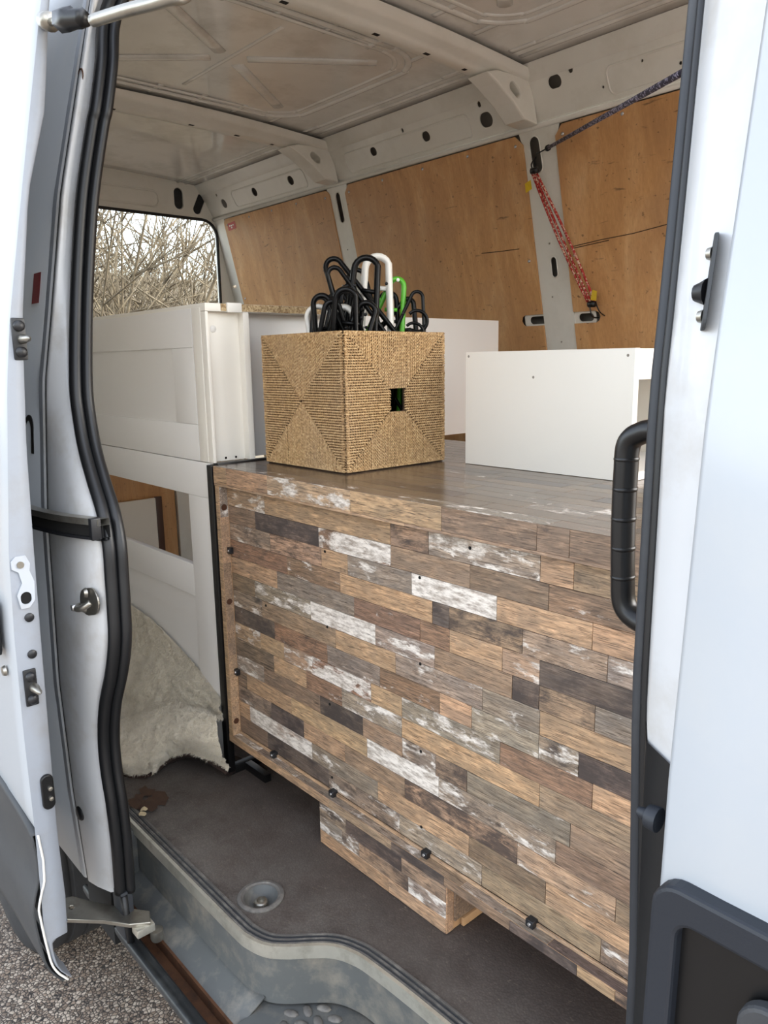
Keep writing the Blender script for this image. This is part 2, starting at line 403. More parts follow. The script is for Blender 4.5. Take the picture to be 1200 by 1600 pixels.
def strip(name, d0, d1, z0, z1, mat, parent, z0b=None, z1b=None):
    a = offs(n0, d0); b = offs(n0, d1)
    prof = [[(x, y, z1) for x, y in a], [(x, y, z1b if z1b is not None else z1) for x, y in b], [(x, y, z0) for x, y in b], [(x, y, z0) for x, y in a]]
    o = loft(name, prof+[prof[0]], mat, parent, smooth=False); fixn(o.data); return o
sillp = strip('trim_1', .0, .030, .0, .0045, M['band'], None); tag(sillp, kind='structure')
for k in range(5): strip('tread_rib', .004+.005*k, .0062+.005*k, .0045, .0062, M['rubber_dusty'] if k % 2 else M['band'], sillp)
strip('aluminium_lip', -.0045, .003, -.022, .0058, M['alu'], sillp)
riser = strip('trim_2', .002, .010, -.128, -.006, M['sill'], None); tag(riser, kind='structure')
# ledge, tread, track and outer sill
ledge = loft('trim_3', [[(x, .668, -.118), (x, .650, -.128), (x, .632, -.136), (x, .608, -.150), (x, .602, -.158)] for x in np.linspace(-1.74, -1.119, 12)], M['sill'], None, thick=.004); tag(ledge, kind='structure')
tread = box('trim_4', -1.12, -.22, .600, .80, -.150, -.136, M['sill'], None, .003); tag(tread, kind='structure')
dm = None
cnt = 0
for i in range(14):
    for j in range(6):
        x = -1.085+i*.034+(j % 2)*.017; y = .612+j*.027
        if y > (.66 if x < -1.07 else .75): continue
        if dm is None:
            bm = bmesh.new(); bmesh.ops.create_uvsphere(bm, u_segments=8, v_segments=5, radius=1)
            for v in bm.verts: v.co = Vector((v.co.x*.0165, v.co.y*.0095, max(v.co.z, 0)*.005))
            dm = bpy.data.meshes.new('tread_bump'); bm.to_mesh(dm); bm.free(); dm.materials.append(M['band'])
            dm.polygons.foreach_set('use_smooth', [True]*len(dm.polygons))
        o = bpy.data.objects.new('tread_bump', dm); COL.objects.link(o); o.parent = tread; o.location = (x, y, -.1362); o.rotation_euler = (0, 0, .55 if j % 2 else -.35)
fill = box('tread_filler', -1.22, -1.11, .633, .80, -.152, -.1368, M['sill'], tread)
track = empty('trim_5'); tag(track, kind='structure')
box('track_floor', -1.74, -.2, .572, .604, -.182, -.176, M['rust'], track)
box('track_wall', -1.74, -.2, .600, .606, -.180, -.150, M['rust'], track)
box('track_lip', -1.74, -.2, .568, .574, -.180, -.158, M['sillblack'], track, .002)
sill_o = loft('outer_sill', [[(x, .572, -.165), (x, .566, -.150), (x, .562, -.136), (x, .556, -.128), (x, .550, -.130), (x, .544, -.128), (x, .537, -.122), (x, .531, -.126), (x, .531, -.136), (x, .537, -.155), (x, .552, -.180), (x, .60, -.22)] for x in (-1.70, -1.2, -.7, -.2)], M['sillblack'], track)
sill_o.name = 'outer_sill'
mesh('underbody', [(-1.75,.62,-.28),(XF+.5,.62,-.28),(XF+.5,2.5,-.28),(-1.75,2.5,-.28),(-1.75,.62,-.16),(XF+.5,.62,-.16),(XF+.5,2.5,-.16),(-1.75,2.5,-.16)], [(0,1,2,3),(0,4,5,1),(1,5,6,2),(2,6,7,3),(3,7,4,0)], M['dark'], track)
def decal(name, x0, x1, z0, z1, mat, label, cat='decal'):
    o = loft(name, [[(x, ysk(z)-.0045, z) for z in np.linspace(z0, z1, 5)] for x in (x0, x1)], mat, None); tag(o, label, cat, 'decals on the van side behind the sliding door'); return o
# little corner block at the foot of the rear pillar
pile = box('trim_6', -1.73, -1.66, .60, .665, -.16, -.01, M['sill'], None, .012); tag(pile, kind='structure')

# far wall ---------------------------------------------------------------
wall = empty('wall_far'); tag(wall, kind='structure')
fw = lambda off: (lambda u, v, d: (u, ywl(v)+off-d, v))
# sheet behind everything
mesh('outer_sheet', [(XR, ywl(0)+.06, 0), (XF, ywl(0)+.06, 0), (XF, ywl(1.87)+.06, 1.87), (XR, ywl(1.87)+.06, 1.87), (XF, 2.22, 2.05), (XR, 2.22, 2.05)], [(0,1,2,3),(3,2,4,5)], M['cavity'], wall)
def slots_row(lst): return [oval(x, z, w_, h_, a) for x, z, w_, h_, a in lst]
rail_holes = slots_row([(-1.60,1.968,.050,.034,0),(-1.905,1.928,.056,.044,0),(-2.20,1.935,.040,.032,0),(-2.50,1.940,.038,.030,0),(-3.09,1.932,.042,.036,0),(-3.40,1.932,.042,.036,0),(-3.70,1.924,.046,.040,0),
    (-1.535,1.984,.017,.017,0),(-1.915,1.975,.015,.018,0),(-2.305,1.975,.012,.014,0),(-3.73,1.968,.014,.014,0),(-2.95,1.968,.012,.014,0),(-1.19,1.918,.009,.009,0),(-1.44,1.918,.008,.008,0),(-1.30,1.95,.008,.008,0)])
def railmap(u, v, d):
    y = 2.25-.07*(v-1.87)/.12; return (u, y-d, v)
plate('cant_rail', [(XR,1.862),(XF,1.862),(XF,1.992),(XR,1.992)], rail_holes, .004, railmap, M['inner'], wall)
tubes('rail_lip', [([(XR,2.243,1.868),(XF,2.243,1.868)], .009), ([(XR,2.246,1.880),(XF,2.246,1.880)], .005)], M['inner'], wall)
# pressed panels of the rail
for a, b in ((-3.6,-2.98),(-2.68,-1.98),(-1.42,-.5)):
    pts = rrect(a, b, 1.892, 1.962, .02)
    tube('rail_swage', [railmap(u, v, .001) for u, v in pts], .0035, M['inner'], wall, closed=True)
pw = []
for i, (a, b, z0) in enumerate(((-3.765,-2.852,.05),(-2.743,-1.772,.05),(-1.637,-.06,.05))):
    out = rrect(a, b, z0, 1.855, .028)
    holes = []
    if i == 1: holes = [rrect(b-.095, b+.03, 1.222, 1.262, .016)]
    if i == 2: holes = [rrect(a-.03, a+.105, 1.222, 1.262, .016)]
    if holes:   # notch in the edge: rebuild the outline
        if i == 1: out = [(a+.02,z0),(b,z0),(b,1.222)]+[(b-.08,1.222),(b-.094,1.228),(b-.10,1.242),(b-.094,1.256),(b-.08,1.262)]+[(b,1.262),(b,1.825),(b-.03,1.855),(a+.03,1.855),(a,1.825),(a,z0+.02)]
        else: out = [(a,z0),(b,z0),(b,1.855),(a+.03,1.855),(a,1.825),(a,1.262),(a+.09,1.262),(a+.104,1.256),(a+.11,1.242),(a+.104,1.228),(a+.09,1.222),(a,1.222)]
    p = plate('plywood_panel', out, [], .006, fw(-.006), M['ply'], wall)
    zz = [1.825, 1.45, 1.05]
    for z in zz:
        for x in (a+.03, b-.03):
            lathe('screw', [(.0001,-.003),(.0045,-.002),(.006,0)], (x, ywl(z)-.0105, z), M['screw'], p, 10, 'y')
    for x in np.linspace(a+.25, b-.25, 3):
        lathe('screw', [(.0001,-.003),(.0045,-.002),(.006,0)], (x, ywl(1.835)-.0105, 1.835), M['screw'], p, 10, 'y')
PW2 = None
for nm_, pts_ in (('scratch_line', [(-1.62,1.478),(-1.50,1.487),(-1.38,1.492),(-1.25,1.505),(-1.10,1.515)]), ('scratch_line', [(-1.62,1.472),(-1.56,1.476),(-1.47,1.482)]), ('scratch_line', [(-2.02,1.500),(-1.93,1.497),(-1.84,1.496)])):
    tube(nm_, [fw(-.0092)(u, v, 0) for u, v in pts_], .0016, M['weavedark'], wall, n=5)
def pillar(a, b, slots):
    o = plate('pillar', [(a-.004,.1),(b+.004,.1),(b+.004,1.80),(b+.02,1.862),(a-.02,1.862),(a-.004,1.80)], slots_row(slots), .004, fw(-.0015), M['inner'], wall)
    for z in (1.60,1.50,1.32,1.16):
        lathe('rivet', [(.0001,-.002),(.003,-.001),(.0035,0)], ((a+b)/2+random.uniform(-.02,.02), ywl(z)-.004, z), M['cavity'], o, 8, 'y')
    for s in slots:
        tube('slot_rim', [fw(-.004)(u, v, 0) for u, v in oval(*s)], .0022, M['inner'], o, closed=True, n=6)
pillar(-2.848,-2.747,[(-2.80,1.775,.034,.125,0)])
pillar(-1.767,-1.641,[(-1.725,1.785,.042,.115,.05),(-1.70,1.42,.026,.07,0)])
plate('cross_tab', rrect(-1.86,-1.55,1.214,1.27,.018), slots_row([(-1.80,1.242,.075,.028,0),(-1.59,1.242,.062,.028,0)]), .004, fw(.002), M['inner'], wall)
plate('rear_corner_pillar', [(XR,.3),(-3.77,.3),(-3.765,1.862),(XR,1.862)], slots_row([(-3.825,1.52,.04,.016,0)]), .004, fw(-.001), M['inner'], wall)
# small red sticker on the plywood
stk = mesh('sticker', [fw(-.0098)(u, v, 0) for u, v in ((-3.735,1.795),(-3.655,1.80),(-3.655,1.835),(-3.735,1.83))], [(0,1,2,3)], M['red'], None)
tag(stk, 'small red printed sticker on upper left corner of plywood wall panel', 'sticker')
for k, (u, v) in enumerate(((-3.715,1.818),(-3.698,1.818),(-3.68,1.819),(-3.698,1.808))):
    mesh('print_mark', [fw(-.0102)(u+a, v+b, 0) for a, b in ((-.006,-.003),(.006,-.003),(.006,.003),(-.006,.003))], [(0,1,2,3)], M['white'], stk)

# ceiling ------------------------------------------------------------------
ZR = 2.03
crown = lambda y: ZR+.025*(1-((y-1.47)/.72)**2)
ceil = loft('ceiling', [[(x, y, crown(y)) for y in np.linspace(.70, 2.19, 15)] for x in np.linspace(XR-.05, XF, 30)], M['roofm'], None, thick=.004); tag(ceil, kind='structure')
mesh('roof_outer_skin', [(XR-.08,.745,2.12),(.9,.745,2.12),(.9,2.35,2.12),(XR-.08,2.35,2.12)], [(0,1,2,3)], M['paint'], ceil)
loft('roof_edge', [[(x, 2.18, 1.985), (x, 2.165, 1.995), (x, 2.155, 2.015), (x, 2.14, 2.03)] for x in (XR, -2, XF)], M['inner'], ceil)
def swage(path, r=.011, h=.45, nm='roof_swage', closed=False):
    P = smooth_path([(x, y, crown(y)-.002) for x, y in path], 6)
    v, f = tube_data(P, r, 8, closed=closed, flat=h, up=(0, 0, 1)); mesh(nm, v, f, M['roofm'], ceil, True)
for yy in (2.09, 2.045): swage([(XR, yy), (-2.9, yy)], .010); swage([(-2.74, yy), (-1.84, yy)], .010); swage([(-1.66, yy), (-.1, yy)], .010)
for xb0, xb1 in ((-2.74,-1.85),(-1.66,-.75)):
    xm, ym = (xb0+xb1)/2, 1.42
    loop = [(a+xm, b+ym) for a, b in rrect(-.40, .40, -.50, .50, .16, 4)]
    swage(loop+[loop[0]], .012)
    loop2 = [(a+xm, b+ym) for a, b in rrect(-.36, .36, -.46, .46, .13, 4)]
    swage(loop2+[loop2[0]], .008)
    for sx in (-1, 1):
        for sy in (-1, 1):
            swage([(xm+sx*.03, ym+sy*.05), (xm+sx*.28, ym+sy*.38)], .022, .3)
    swage([(xm-.3, ym), (xm+.3, ym)], .008)
for xb, s in ((-2.74, 1), (-1.85, -1), (-1.66, 1), (-2.90, -1)):
    for yy in np.arange(.85, 2.05, .17): swage([(xb, yy), (xb+s*.10, yy)], .011, .4)
# cable bumps and tape
for x, y, a in ((-2.25,1.2,.6),(-1.95,1.55,.2)):
    pass
def bow(x):
    b = empty('roof_bow', (x, .8, 1.98)); b.parent = ceil
    ys = np.linspace(.72, 2.17, 12)
    rows = []
    for y in ys:
        z = crown(y)-.058
        rows.append([(x-.060, y, z+.055), (x-.056, y, z+.045), (x-.045, y, z+.003), (x-.036, y, z-.002), (x+.004, y, z-.002), (x+.012, y, z+.005), (x+.020, y, z+.012), (x+.046, y, z+.016), (x+.056, y, z+.024), (x+.060, y, z+.046)])
    o = loft('bow_section', rows, M['inner'], None); o.parent = b; o.matrix_parent_inverse = Matrix.Translation(-Vector(b.location))
    # gusset at the wall
    g = plate('bow_gusset', [(2.20,2.0),(2.02,1.992),(1.97,1.975),(2.02,1.955),(2.10,1.915),(2.16,1.872),(2.232,1.868),(2.215,1.93)], [oval(2.11,1.952,.055,.028,-.5)], .085, lambda u,v,d:(x+.0-d, u, v), M['inner'], None, .006)
    g.parent = b; g.matrix_parent_inverse = Matrix.Translation(-Vector(b.location))
    for y in (1.0,1.12,1.24,1.55,1.75,1.92):
        h = box('slot_mark', x-.02, x-.006, y, y+.022, crown(y)-.0608, crown(y)-.0598, M['dark'], None); h.parent = b; h.matrix_parent_inverse = Matrix.Translation(-Vector(b.location))
bow(-2.80); bow(-1.735)
bow(-.62)

# rear doors -----------------------------------------------------------------
rear = empty('wall_rear'); tag(rear, kind='structure')
rm = lambda off: (lambda u, v, d: (XR+off+d, u, v))
win = rrect(1.45, 2.262, 1.06, 1.862, .085)
win2 = rrect(.66, 1.35, 1.06, 1.862, .085)
plate('rear_door_panel', [(.52,0),(2.36,0),(2.36,1.4),(2.28,1.83),(2.20,2.08),(.72,2.08),(.55,1.8),(.52,1.2)], [win, win2, oval(2.045,1.955,.05,.105,0), oval(2.165,1.942,.045,.115,-.45)], .03, rm(0), M['inner'], rear, .003)
for cy, cz, hh, a in ((2.045,1.955,.105,0),(2.165,1.942,.115,-.45)):
    plate('slot_cover', oval(cy, cz, .058, hh+.008, a), [], .003, rm(-.017), M['rubber'], rear); plate('slot_plug', oval(cy, cz, .046, hh-.004, a), [], .026, rm(-.004), M['rubber'], rear)
tube('header_swage', [rm(.016)(u, v, 0) for u, v in rrect(1.0, 1.93, 1.90, 1.975, .03)], .005, M['inner'], rear, closed=True)
tube('window_seal', [rm(.014)(u, v, 0) for u, v in win], .008, M['rubber'], rear, closed=True)
tube('window_seal', [rm(.014)(u, v, 0) for u, v in win2], .008, M['rubber'], rear, closed=True)
w1 = mesh('window_1', [(XR-.004, 1.42, 1.03), (XR-.004, 2.29, 1.03), (XR-.004, 2.29, 1.89), (XR-.004, 1.42, 1.89)], [(0,1,2,3)], M['glass']); tag(w1, kind='structure')
w2 = mesh('window_2', [(XR-.004, .63, 1.03), (XR-.004, 1.38, 1.03), (XR-.004, 1.38, 1.89), (XR-.004, .63, 1.89)], [(0,1,2,3)], M['glass']); tag(w2, kind='structure')
ys_ = mesh('yellow_sticker', [(XR+.0165, 1.50, 1.865), (XR+.0165, 1.585, 1.865), (XR+.0165, 1.585, 2.0), (XR+.0165, 1.50, 2.0)], [(0,1,2,3)], M['yellow'])
tag(ys_, 'plain yellow sticker above the rear window beside the door seal', 'sticker')
# plywood lining low on the rear door
box('lower_lining', XR+.018, XR+.026, .60, 1.90, .05, .98, M['ply'], rear)
box('door_gap_post', XR+.02, XR+.045, 1.905, 1.985, .02, 1.0, M['inner'], rear, .006)

# near side: header, rear quarter, rear pillar, middle pillar ---------------------
near = empty('wall_near'); tag(near, kind='structure')
def side(name, x0, x1, z0, z1, off, mat, parent, n=14, t=.003):
    return loft(name, [[(x, ysk(z)+off, z) for z in np.linspace(z0, z1, n)] for x in (x0, x1)], mat, parent, thick=t)
side('rear_quarter_skin', XR-.06, -1.602, -.02, 2.12, 0, M['paint'], near)
side('rear_quarter_lining', XR, -1.60, -.02, 2.02, .06, M['inner'], near)
side('door_header_skin', -1.60, .9, 1.86, 2.12, 0, M['paint'], near)
side('door_header_lining', -1.60, XF, 1.84, 2.02, .07, M['inner'], near)
# rear pillar jamb: lofted stack of horizontal profiles; the seal bulges forward at latch height
SEAL = [(-1.574,.704,1.761),(-1.553,.681,1.671),(-1.546,.66,1.585),(-1.550,.651,1.551),(-1.547,.621,1.43),(-1.544,.60,1.31),(-1.53,.579,1.188),(-1.502,.557,1.066),(-1.487,.552,1.005),(-1.46,.547,.946),(-1.418,.542,.889),(-1.374,.538,.834),(-1.352,.535,.778),(-1.349,.533,.717),(-1.347,.531,.657),(-1.350,.529,.594),(-1.375,.527,.523),(-1.417,.525,.443),(-1.446,.527,.362),(-1.451,.528,.289),(-1.445,.53,.22),(-1.447,.533,.143),(-1.455,.536,.077),(-1.470,.540,-.01)]
SEALT = [(-1.30,.775,1.90),(-1.44,.760,1.885),(-1.535,.735,1.835)]+SEAL
szs = [p[2] for p in SEALT][::-1]; sxs = [p[0] for p in SEALT][::-1]
jz = np.linspace(-.02, 1.83, 60)
rows = []
for z in jz:
    y = ysk(z); xs = interp(z, szs, sxs)
    rows.append([(-1.640, y+.045, z), (-1.606, y+.004, z), (-1.600, y, z), (-1.578, y, z), (-1.574, y+.006, z), (-1.570, y+.007, z), (-1.566, y+.001, z), (-1.560, y+.001, z), (xs-.060, y+.008, z) if xs-.06 > -1.555 else (-1.554, y+.004, z), (min(xs-.022, -1.36), y+.022, z), (xs-.016, y+.034, z), (xs-.090, y+.062, z), (xs-.170, y+.10, z)])
jamb = loft('rear_pillar', rows, M['jamb'], near)
grow = [[(-1.599, ysk(z)-.0012, z), (-1.580, ysk(z)-.0012, z)] for z in jz]
loft('pinch_flange', grow, M['jamb_grey'], near)
tube('seam_sealant', [(-1.572, ysk(z)+.003, z) for z in jz], .0018, M['rubber'], near, n=5)
# dark return of the quarter below the pillar
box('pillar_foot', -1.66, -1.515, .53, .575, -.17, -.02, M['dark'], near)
sealr = empty('trim_7'); tag(sealr, kind='structure')
SP = smooth_path(SEALT, 5)
tube('seal_bead', [p+Vector((.004, -.006, 0)) for p in SP], .0125, M['rubber'], sealr, n=12)
tube('seal_lip', [p+Vector((-.014, -.002, 0)) for p in SP], .0085, M['rubber'], sealr, n=10)
tube('seal_inner', [p+Vector((.015, .012, 0)) for p in SP], .010, M['rubber'], sealr, n=8)
box('lower_guide_rubber', -1.50, -1.45, .528, .555, -.12, -.005, M['rubber_dusty'], sealr, .006)
tube('lower_guide_bead', [(-1.452,.535,-.012),(-1.452,.537,-.07),(-1.448,.54,-.125)], .008, M['rubber'], sealr)
decal('red_stripe', -1.672, -1.628, 1.225, 1.285, M['red'], 'small red stripe decal on van side behind the sliding door')
tc_ = bpy.data.curves.new('letter', 'FONT'); tc_.body = 'n'; tc_.size = .17; tc_.extrude = .0008
to_ = bpy.data.objects.new('letter', tc_); COL.objects.link(to_); dg_ = bpy.context.evaluated_depsgraph_get(); lm_ = bpy.data.meshes.new_from_object(to_.evaluated_get(dg_)); bpy.data.objects.remove(to_)
for v in lm_.vertices: x_, z_ = -1.71+v.co.x, .925+v.co.y; v.co = Vector((x_, ysk(z_)-.0015-v.co.z, z_))
lm_.name = 'vinyl_letter'; lm_.materials.clear(); lt_ = link('vinyl_letter', lm_, M['black']); tag(lt_, 'black vinyl letter n on van side behind the sliding door', 'lettering')
# hardware on the rear pillar -----
def nutplate(name, label, c, mat): pass
mr = empty('guide_rail', (-1.6,.50,.77)); tag(mr, 'worn metal guide rail end let into the rear pillar beside seal', 'rail')
RP = smooth_path([(-1.95,.448,0),(-1.60,.452,0),(-1.50,.460,0),(-1.42,.476,0),(-1.335,.508,0)], 5)
def railstrip(nm, z0, z1, d, mat, th):
    rows_ = [[(p.x, p.y+d, z0), (p.x, p.y+d, z1), (p.x, p.y+d+th, z1), (p.x, p.y+d+th, z0)] for p in RP]
    o = loft(nm, rows_, mat, mr, smooth=False, close=True); fixn(o.data)
railstrip('rail_top', .818, .830, 0, M['steel'], .02); railstrip('rail_back', .795, .8178, .008, M['dark'], .012); railstrip('rail_bottom', .790, .7948, .002, M['bracket'], .016)
box('rail_end_stop', -1.352, -1.338, .496, .514, .792, .832, M['bracket'], mr, .002)
stp = empty('door_striker', (-1.43,.49,.66)); tag(stp, 'round metal door striker plate bolted on white rear pillar', 'striker')
plate('striker_plate', oval(-1.395,.665,.075,.052,.25), [], .004, lambda u,v,d:(u, ysk(v)+.006-d+.25*max(0,(u+1.44))*.35, v), M['steel'], stp, .001)
for a, b in ((-1.40,.682),(-1.412,.650)): lathe('bolt', [(.0001,-.006),(.007,-.006),(.009,-.003),(.010,0)], (a, ysk(b)+.006, b), M['steel'], stp, 12, 'y')
tube('striker_loop', smooth_path([(-1.425,.493,.652),(-1.40,.478,.655),(-1.375,.480,.662),(-1.365,.492,.672)], 4), .006, M['steel'], stp)
lathe('pin_head', [(.0001,-.008),(.006,-.007),(.008,-.002),(.008,0)], (-1.428,.485,.650), M['screw'], stp, 12, 'y')
bp = lathe('rubber_buffer', [(.0001,-.010),(.013,-.010),(.017,-.006),(.018,0)], (-1.552,ysk(.155)+.008,.155), M['rubber'], None, 16, 'y'); tag(bp, 'square black rubber buffer low on rear door pillar', 'buffer')
hole = lathe('screw_hole', [(.0001,.001),(.008,-.0005),(.011,-.002),(.012,0)], (-1.562,ysk(1.645)+.004,1.645), M['rust'], None, 16, 'y'); tag(hole, 'rusty round fixing hole high on rear pillar', 'fixing hole')

# middle pillar with its seal (right of the opening) -----------------------------
BZ = np.linspace(-.16, 1.84, 60)
xse = lambda z: interp(z, [-.2,.58,.84,1.13,1.37,1.85], [-.268,-.285,-.3005,-.3115,-.323,-.345])
def pil(z, o=0, dark=False):
    a = xse(z)+.006
    r_ = [(-.236, ysk(z)+.012+o, z), (-.244, ysk(z)+.016+o, z), (-.250, ysk(z)+.018+o, z), (min(-.255, (a-.262)/2)-.006*math.exp(-((z-1.08)/.09)**2), ysk(z)+.028+o, z), (min(-.258, a+.004), ysk(z)+.046+o, z), (min(-.262, a), ysk(z)+.060+o, z)]
    return r_ if dark else r_+[(a-.012, ysk(z)+.085, z), (a-.02, ysk(z)+.14, z), (-.30, ysk(z)+.22, z), (-.05, ysk(z)+.24, z)]
loft('middle_pillar', [pil(z) for z in BZ], M['jamb'], near)
loft('lower_pillar_trim', [pil(z, -.0025, True) for z in np.linspace(-.16, .775, 24)]+[[(a, b, c+.03*k/5) for k, (a, b, c) in enumerate(pil(.785, -.0025, True))]], M['rubber'], near)
sealf = empty('trim_8'); tag(sealf, kind='structure')
spf = [(xse(z), ysk(z)+.058, z) for z in np.linspace(-.15, 1.78, 40)]+[(-.36,.735,1.85),(-.44,.765,1.885),(-.60,.775,1.90),(-1.30,.775,1.90)]
def oval_sweep(name, dx, dy, r, mat, n=10): return tube(name, [Vector(p)+Vector((dx, dy, 0)) for p in spf], r, mat, sealf, n=n)
oval_sweep('seal_face', -.0055, .004, .0062, M['rubber_dusty'], 12)
oval_sweep('seal_bead', .0035, -.001, .0052, M['rubber'])
oval_sweep('seal_lip', .0095, -.004, .0045, M['rubber'])
# grab handle
gh = empty('grab_handle', (-.38,.65,.94)); tag(gh, 'ribbed black plastic grab handle on inner side of the door pillar', 'handle')
hy = .655
hp = smooth_path([(-.315,hy+.01,1.040),(-.348,hy,1.035),(-.368,hy,1.031),(-.382,hy,1.020),(-.384,hy,.99),(-.384,hy,.94),(-.382,hy,.89),(-.379,hy,.862),(-.366,hy,.850),(-.345,hy,.847),(-.315,hy+.01,.850)], 8)
v_, f_ = tube_data(hp, .0108, 14, flat=1.25, up=(0, 1, 0)); mesh('grip', v_, f_, M['black'], gh, True)
for z in (1.005,.976,.947,.918,.889):
    v_, f_ = tube_data([(-.3838+max(0,.94-z)*.04,hy,z-.0022),(-.3838+max(0,.94-z)*.04,hy,z),(-.3838+max(0,.94-z)*.04,hy,z+.0022)], [.0106,.0114,.0106], 14, flat=1.25, up=(0, 1, 0)); mesh('grip_rib', v_, f_, M['black'], gh, True)
box('mount_foot', -.335, -.312, hy-.02, hy+.03, 1.018, 1.060, M['black'], gh, .006)
box('mount_foot', -.335, -.312, hy-.02, hy+.03, .828, .870, M['black'], gh, .006)
# front door ------------------------------------------------------------------
fd = empty('door_2'); tag(fd, kind='structure')
XD = -.238
out = [[(XD+.004, ysk(z)+.016, z), (XD, ysk(z)-.010, z), (XD+.002, ysk(z)-.0165, z), (XD+.006, ysk(z)-.019, z), (XD+.05, ysk(z)-.021, z), (.9, ysk(z)-.021, z)] for z in np.linspace(-.14, 1.80, 40)]
loft('door_skin', out, M['paint'], fd)
hm = lambda off: (lambda u, v, d: (u, ysk(v)-.021-off-d, v))
hnd = empty('door_handle', (-.15,.46,.7)); hnd.parent = fd
def hadd(o): o.parent = hnd; o.matrix_parent_inverse = Matrix.Translation(-Vector(hnd.location)); return o
hadd(plate('handle_surround', rrect(-.234, .30, .50, .737, .020), [rrect(-.214, .10, .52, .712, .012)], .016, hm(.005), M['hsur'], None, .003))
hadd(plate('handle_recess', rrect(-.225, .12, .51, .725, .015), [], .003, hm(.001), M['black'], None))
hadd(plate('handle_lever', rrect(-.168, .08, .56, .688, .02), [], .012, hm(.010), M['rubber_dusty'], None, .003))
# striker and rubber pin on the edge
ds = empty('door_latch_plate', (-.25,.50,1.15)); tag(ds, 'dark metal latch plate on edge of the white front door pillar', 'latch')
plate('latch_base', rrect(.0,.030,1.118,1.186,.010), [], .006, lambda u,v,d:(-.259-d*.5-(u*.45), ysk(v)+.010+u*.8, v), M['clad'], ds, .001)
lathe('latch_knob', [(.0001,-.010),(.006,-.009),(.008,-.004),(.010,0)], (-.266,ysk(1.145)+.022,1.145), M['bracket'], ds, 12, 'x')
for z in (1.128,1.172): lathe('bolt', [(.0001,-.005),(.004,-.004),(.005,0)], (-.266,ysk(z)+.022,z), M['steel'], ds, 10, 'x')
rp = lathe('rubber_stop', [(.0001,-.018),(.004,-.017),(.005,-.012),(.0045,-.010),(.009,-.009),(.010,-.002),(.0095,0)], (-.250,.497,.757), M['hsur'], None, 14, 'x'); tag(rp, 'small black rubber door stop near foot of right hand seal', 'door stop')

# sliding door (slid back along the body) --------------------------------------
sd = empty('door_1'); tag(sd, kind='structure')
DI = [(.0,.388),(.115,.393),(.25,.391),(.44,.395),(.63,.399),(.78,.403),(.965,.409),(1.176,.424),(1.378,.454),(1.511,.493),(1.675,.515),(1.9,.575)]
DO = [(.0,.347),(.074,.346),(.27,.350),(.46,.350),(.64,.353),(.785,.359),(1.07,.386),(1.175,.401),(1.377,.440),(1.671,.499),(1.9,.56)]
di = lambda z: interp(z, [a for a, b in DI], [b for a, b in DI]); do = lambda z: interp(z, [a for a, b in DO], [b for a, b in DO])
XE = -1.36
dz = np.linspace(.04, 1.88, 50)
ins = lambda z: interp(z, [.25, .275], [.022, 0])     # the skin steps in behind the lower cladding
rows = [[(-2.75, do(z)-.002+ins(z), z), (-2.0, do(z)-.004+ins(z), z), (XE-.03, do(z)-.003+ins(z), z), (XE-.004, do(z)-.001+ins(z), z), (XE, do(z)+.003+ins(z), z)] for z in dz]
loft('door_outer_skin', rows, M['paint'], sd)
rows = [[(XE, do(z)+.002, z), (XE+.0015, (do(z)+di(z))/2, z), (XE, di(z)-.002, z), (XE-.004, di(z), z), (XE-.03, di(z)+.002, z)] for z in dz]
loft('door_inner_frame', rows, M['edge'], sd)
loft('door_inner_trim', [[(XE-.03, di(z)+.002, z), (XE-.06, di(z)+.012, z), (XE-.14, di(z)+.028, z), (-2.75, di(z)+.030, z)] for z in dz], M['rubber'], sd)
# foot of the door: the frame closes and runs out in a thin flap
FT = [(.064,.3475,.392),(.056,.348,.389),(.048,.349,.382),(.040,.350,.371),(.032,.352,.361),(.015,.354,.361),(-.005,.357,.363),(-.020,.361,.366),(-.035,.368,.372),(-.048,.377,.381),(-.058,.385,.388)]
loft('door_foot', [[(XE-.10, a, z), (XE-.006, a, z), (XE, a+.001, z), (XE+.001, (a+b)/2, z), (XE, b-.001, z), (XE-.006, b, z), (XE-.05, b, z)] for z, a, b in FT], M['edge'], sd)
# lower cladding on the outer skin, with the flap turned in at its front corner
CL = [(-.060,.383),(-.05,.376),(-.035,.366),(-.017,.358),(.0,.354),(.044,.349),(.08,.346),(.115,.344),(.14,.350),(.167,.359),(.21,.361),(.262,.357),(.32,.352)]
yc = lambda z: interp(z, [a for a, b in CL], [b for a, b in CL])
rows = []
for x in list(np.linspace(-2.7, -1.5, 9))+[-1.46,-1.43,-1.41,-1.39,-1.375,-1.366,-1.361]:
    top = interp(x, [-2.7,-1.9,-1.5,-1.40,-1.361], [.33,.33,.305,.282,.262]); bot = interp(x, [-2.7,-1.48,-1.42,-1.39,-1.361], [.012,.006,-.015,-.036,-.058])
    k_ = interp(x, [-1.6,-1.40], [.35, 1]); col = []
    for q in np.linspace(0, 1, 22):
        z = top+(bot-top)*q; col.append((x, .349+(yc(z)-.349)*k_-.010, z))
    col = [(x, col[0][1]+.012, top+.001)]+col+[(x, col[-1][1]+.010, bot-.001)]
    rows.append(col)
loft('arch_cladding', rows, M['clad'], sd, thick=.003)
tube('cladding_edge', smooth_path([(-1.3575, yc(z)-.0015, z) for z in (.262,.24,.21,.19,.167,.15,.135,.115,.095,.08,.06,.044,.02,.0,-.017,-.035,-.048,-.058)], 2), .0022, M['white'], sd, n=6)
oh = empty('outer_handle', (-1.5,.34,.66)); oh.parent = sd
for nm, a in (('handle_grip', (-1.55,-1.395,.318,.345,.60,.70)),):
    o = box(nm, *a, M['black'], None, .010); o.parent = oh; o.matrix_parent_inverse = Matrix.Translation(-Vector(oh.location))
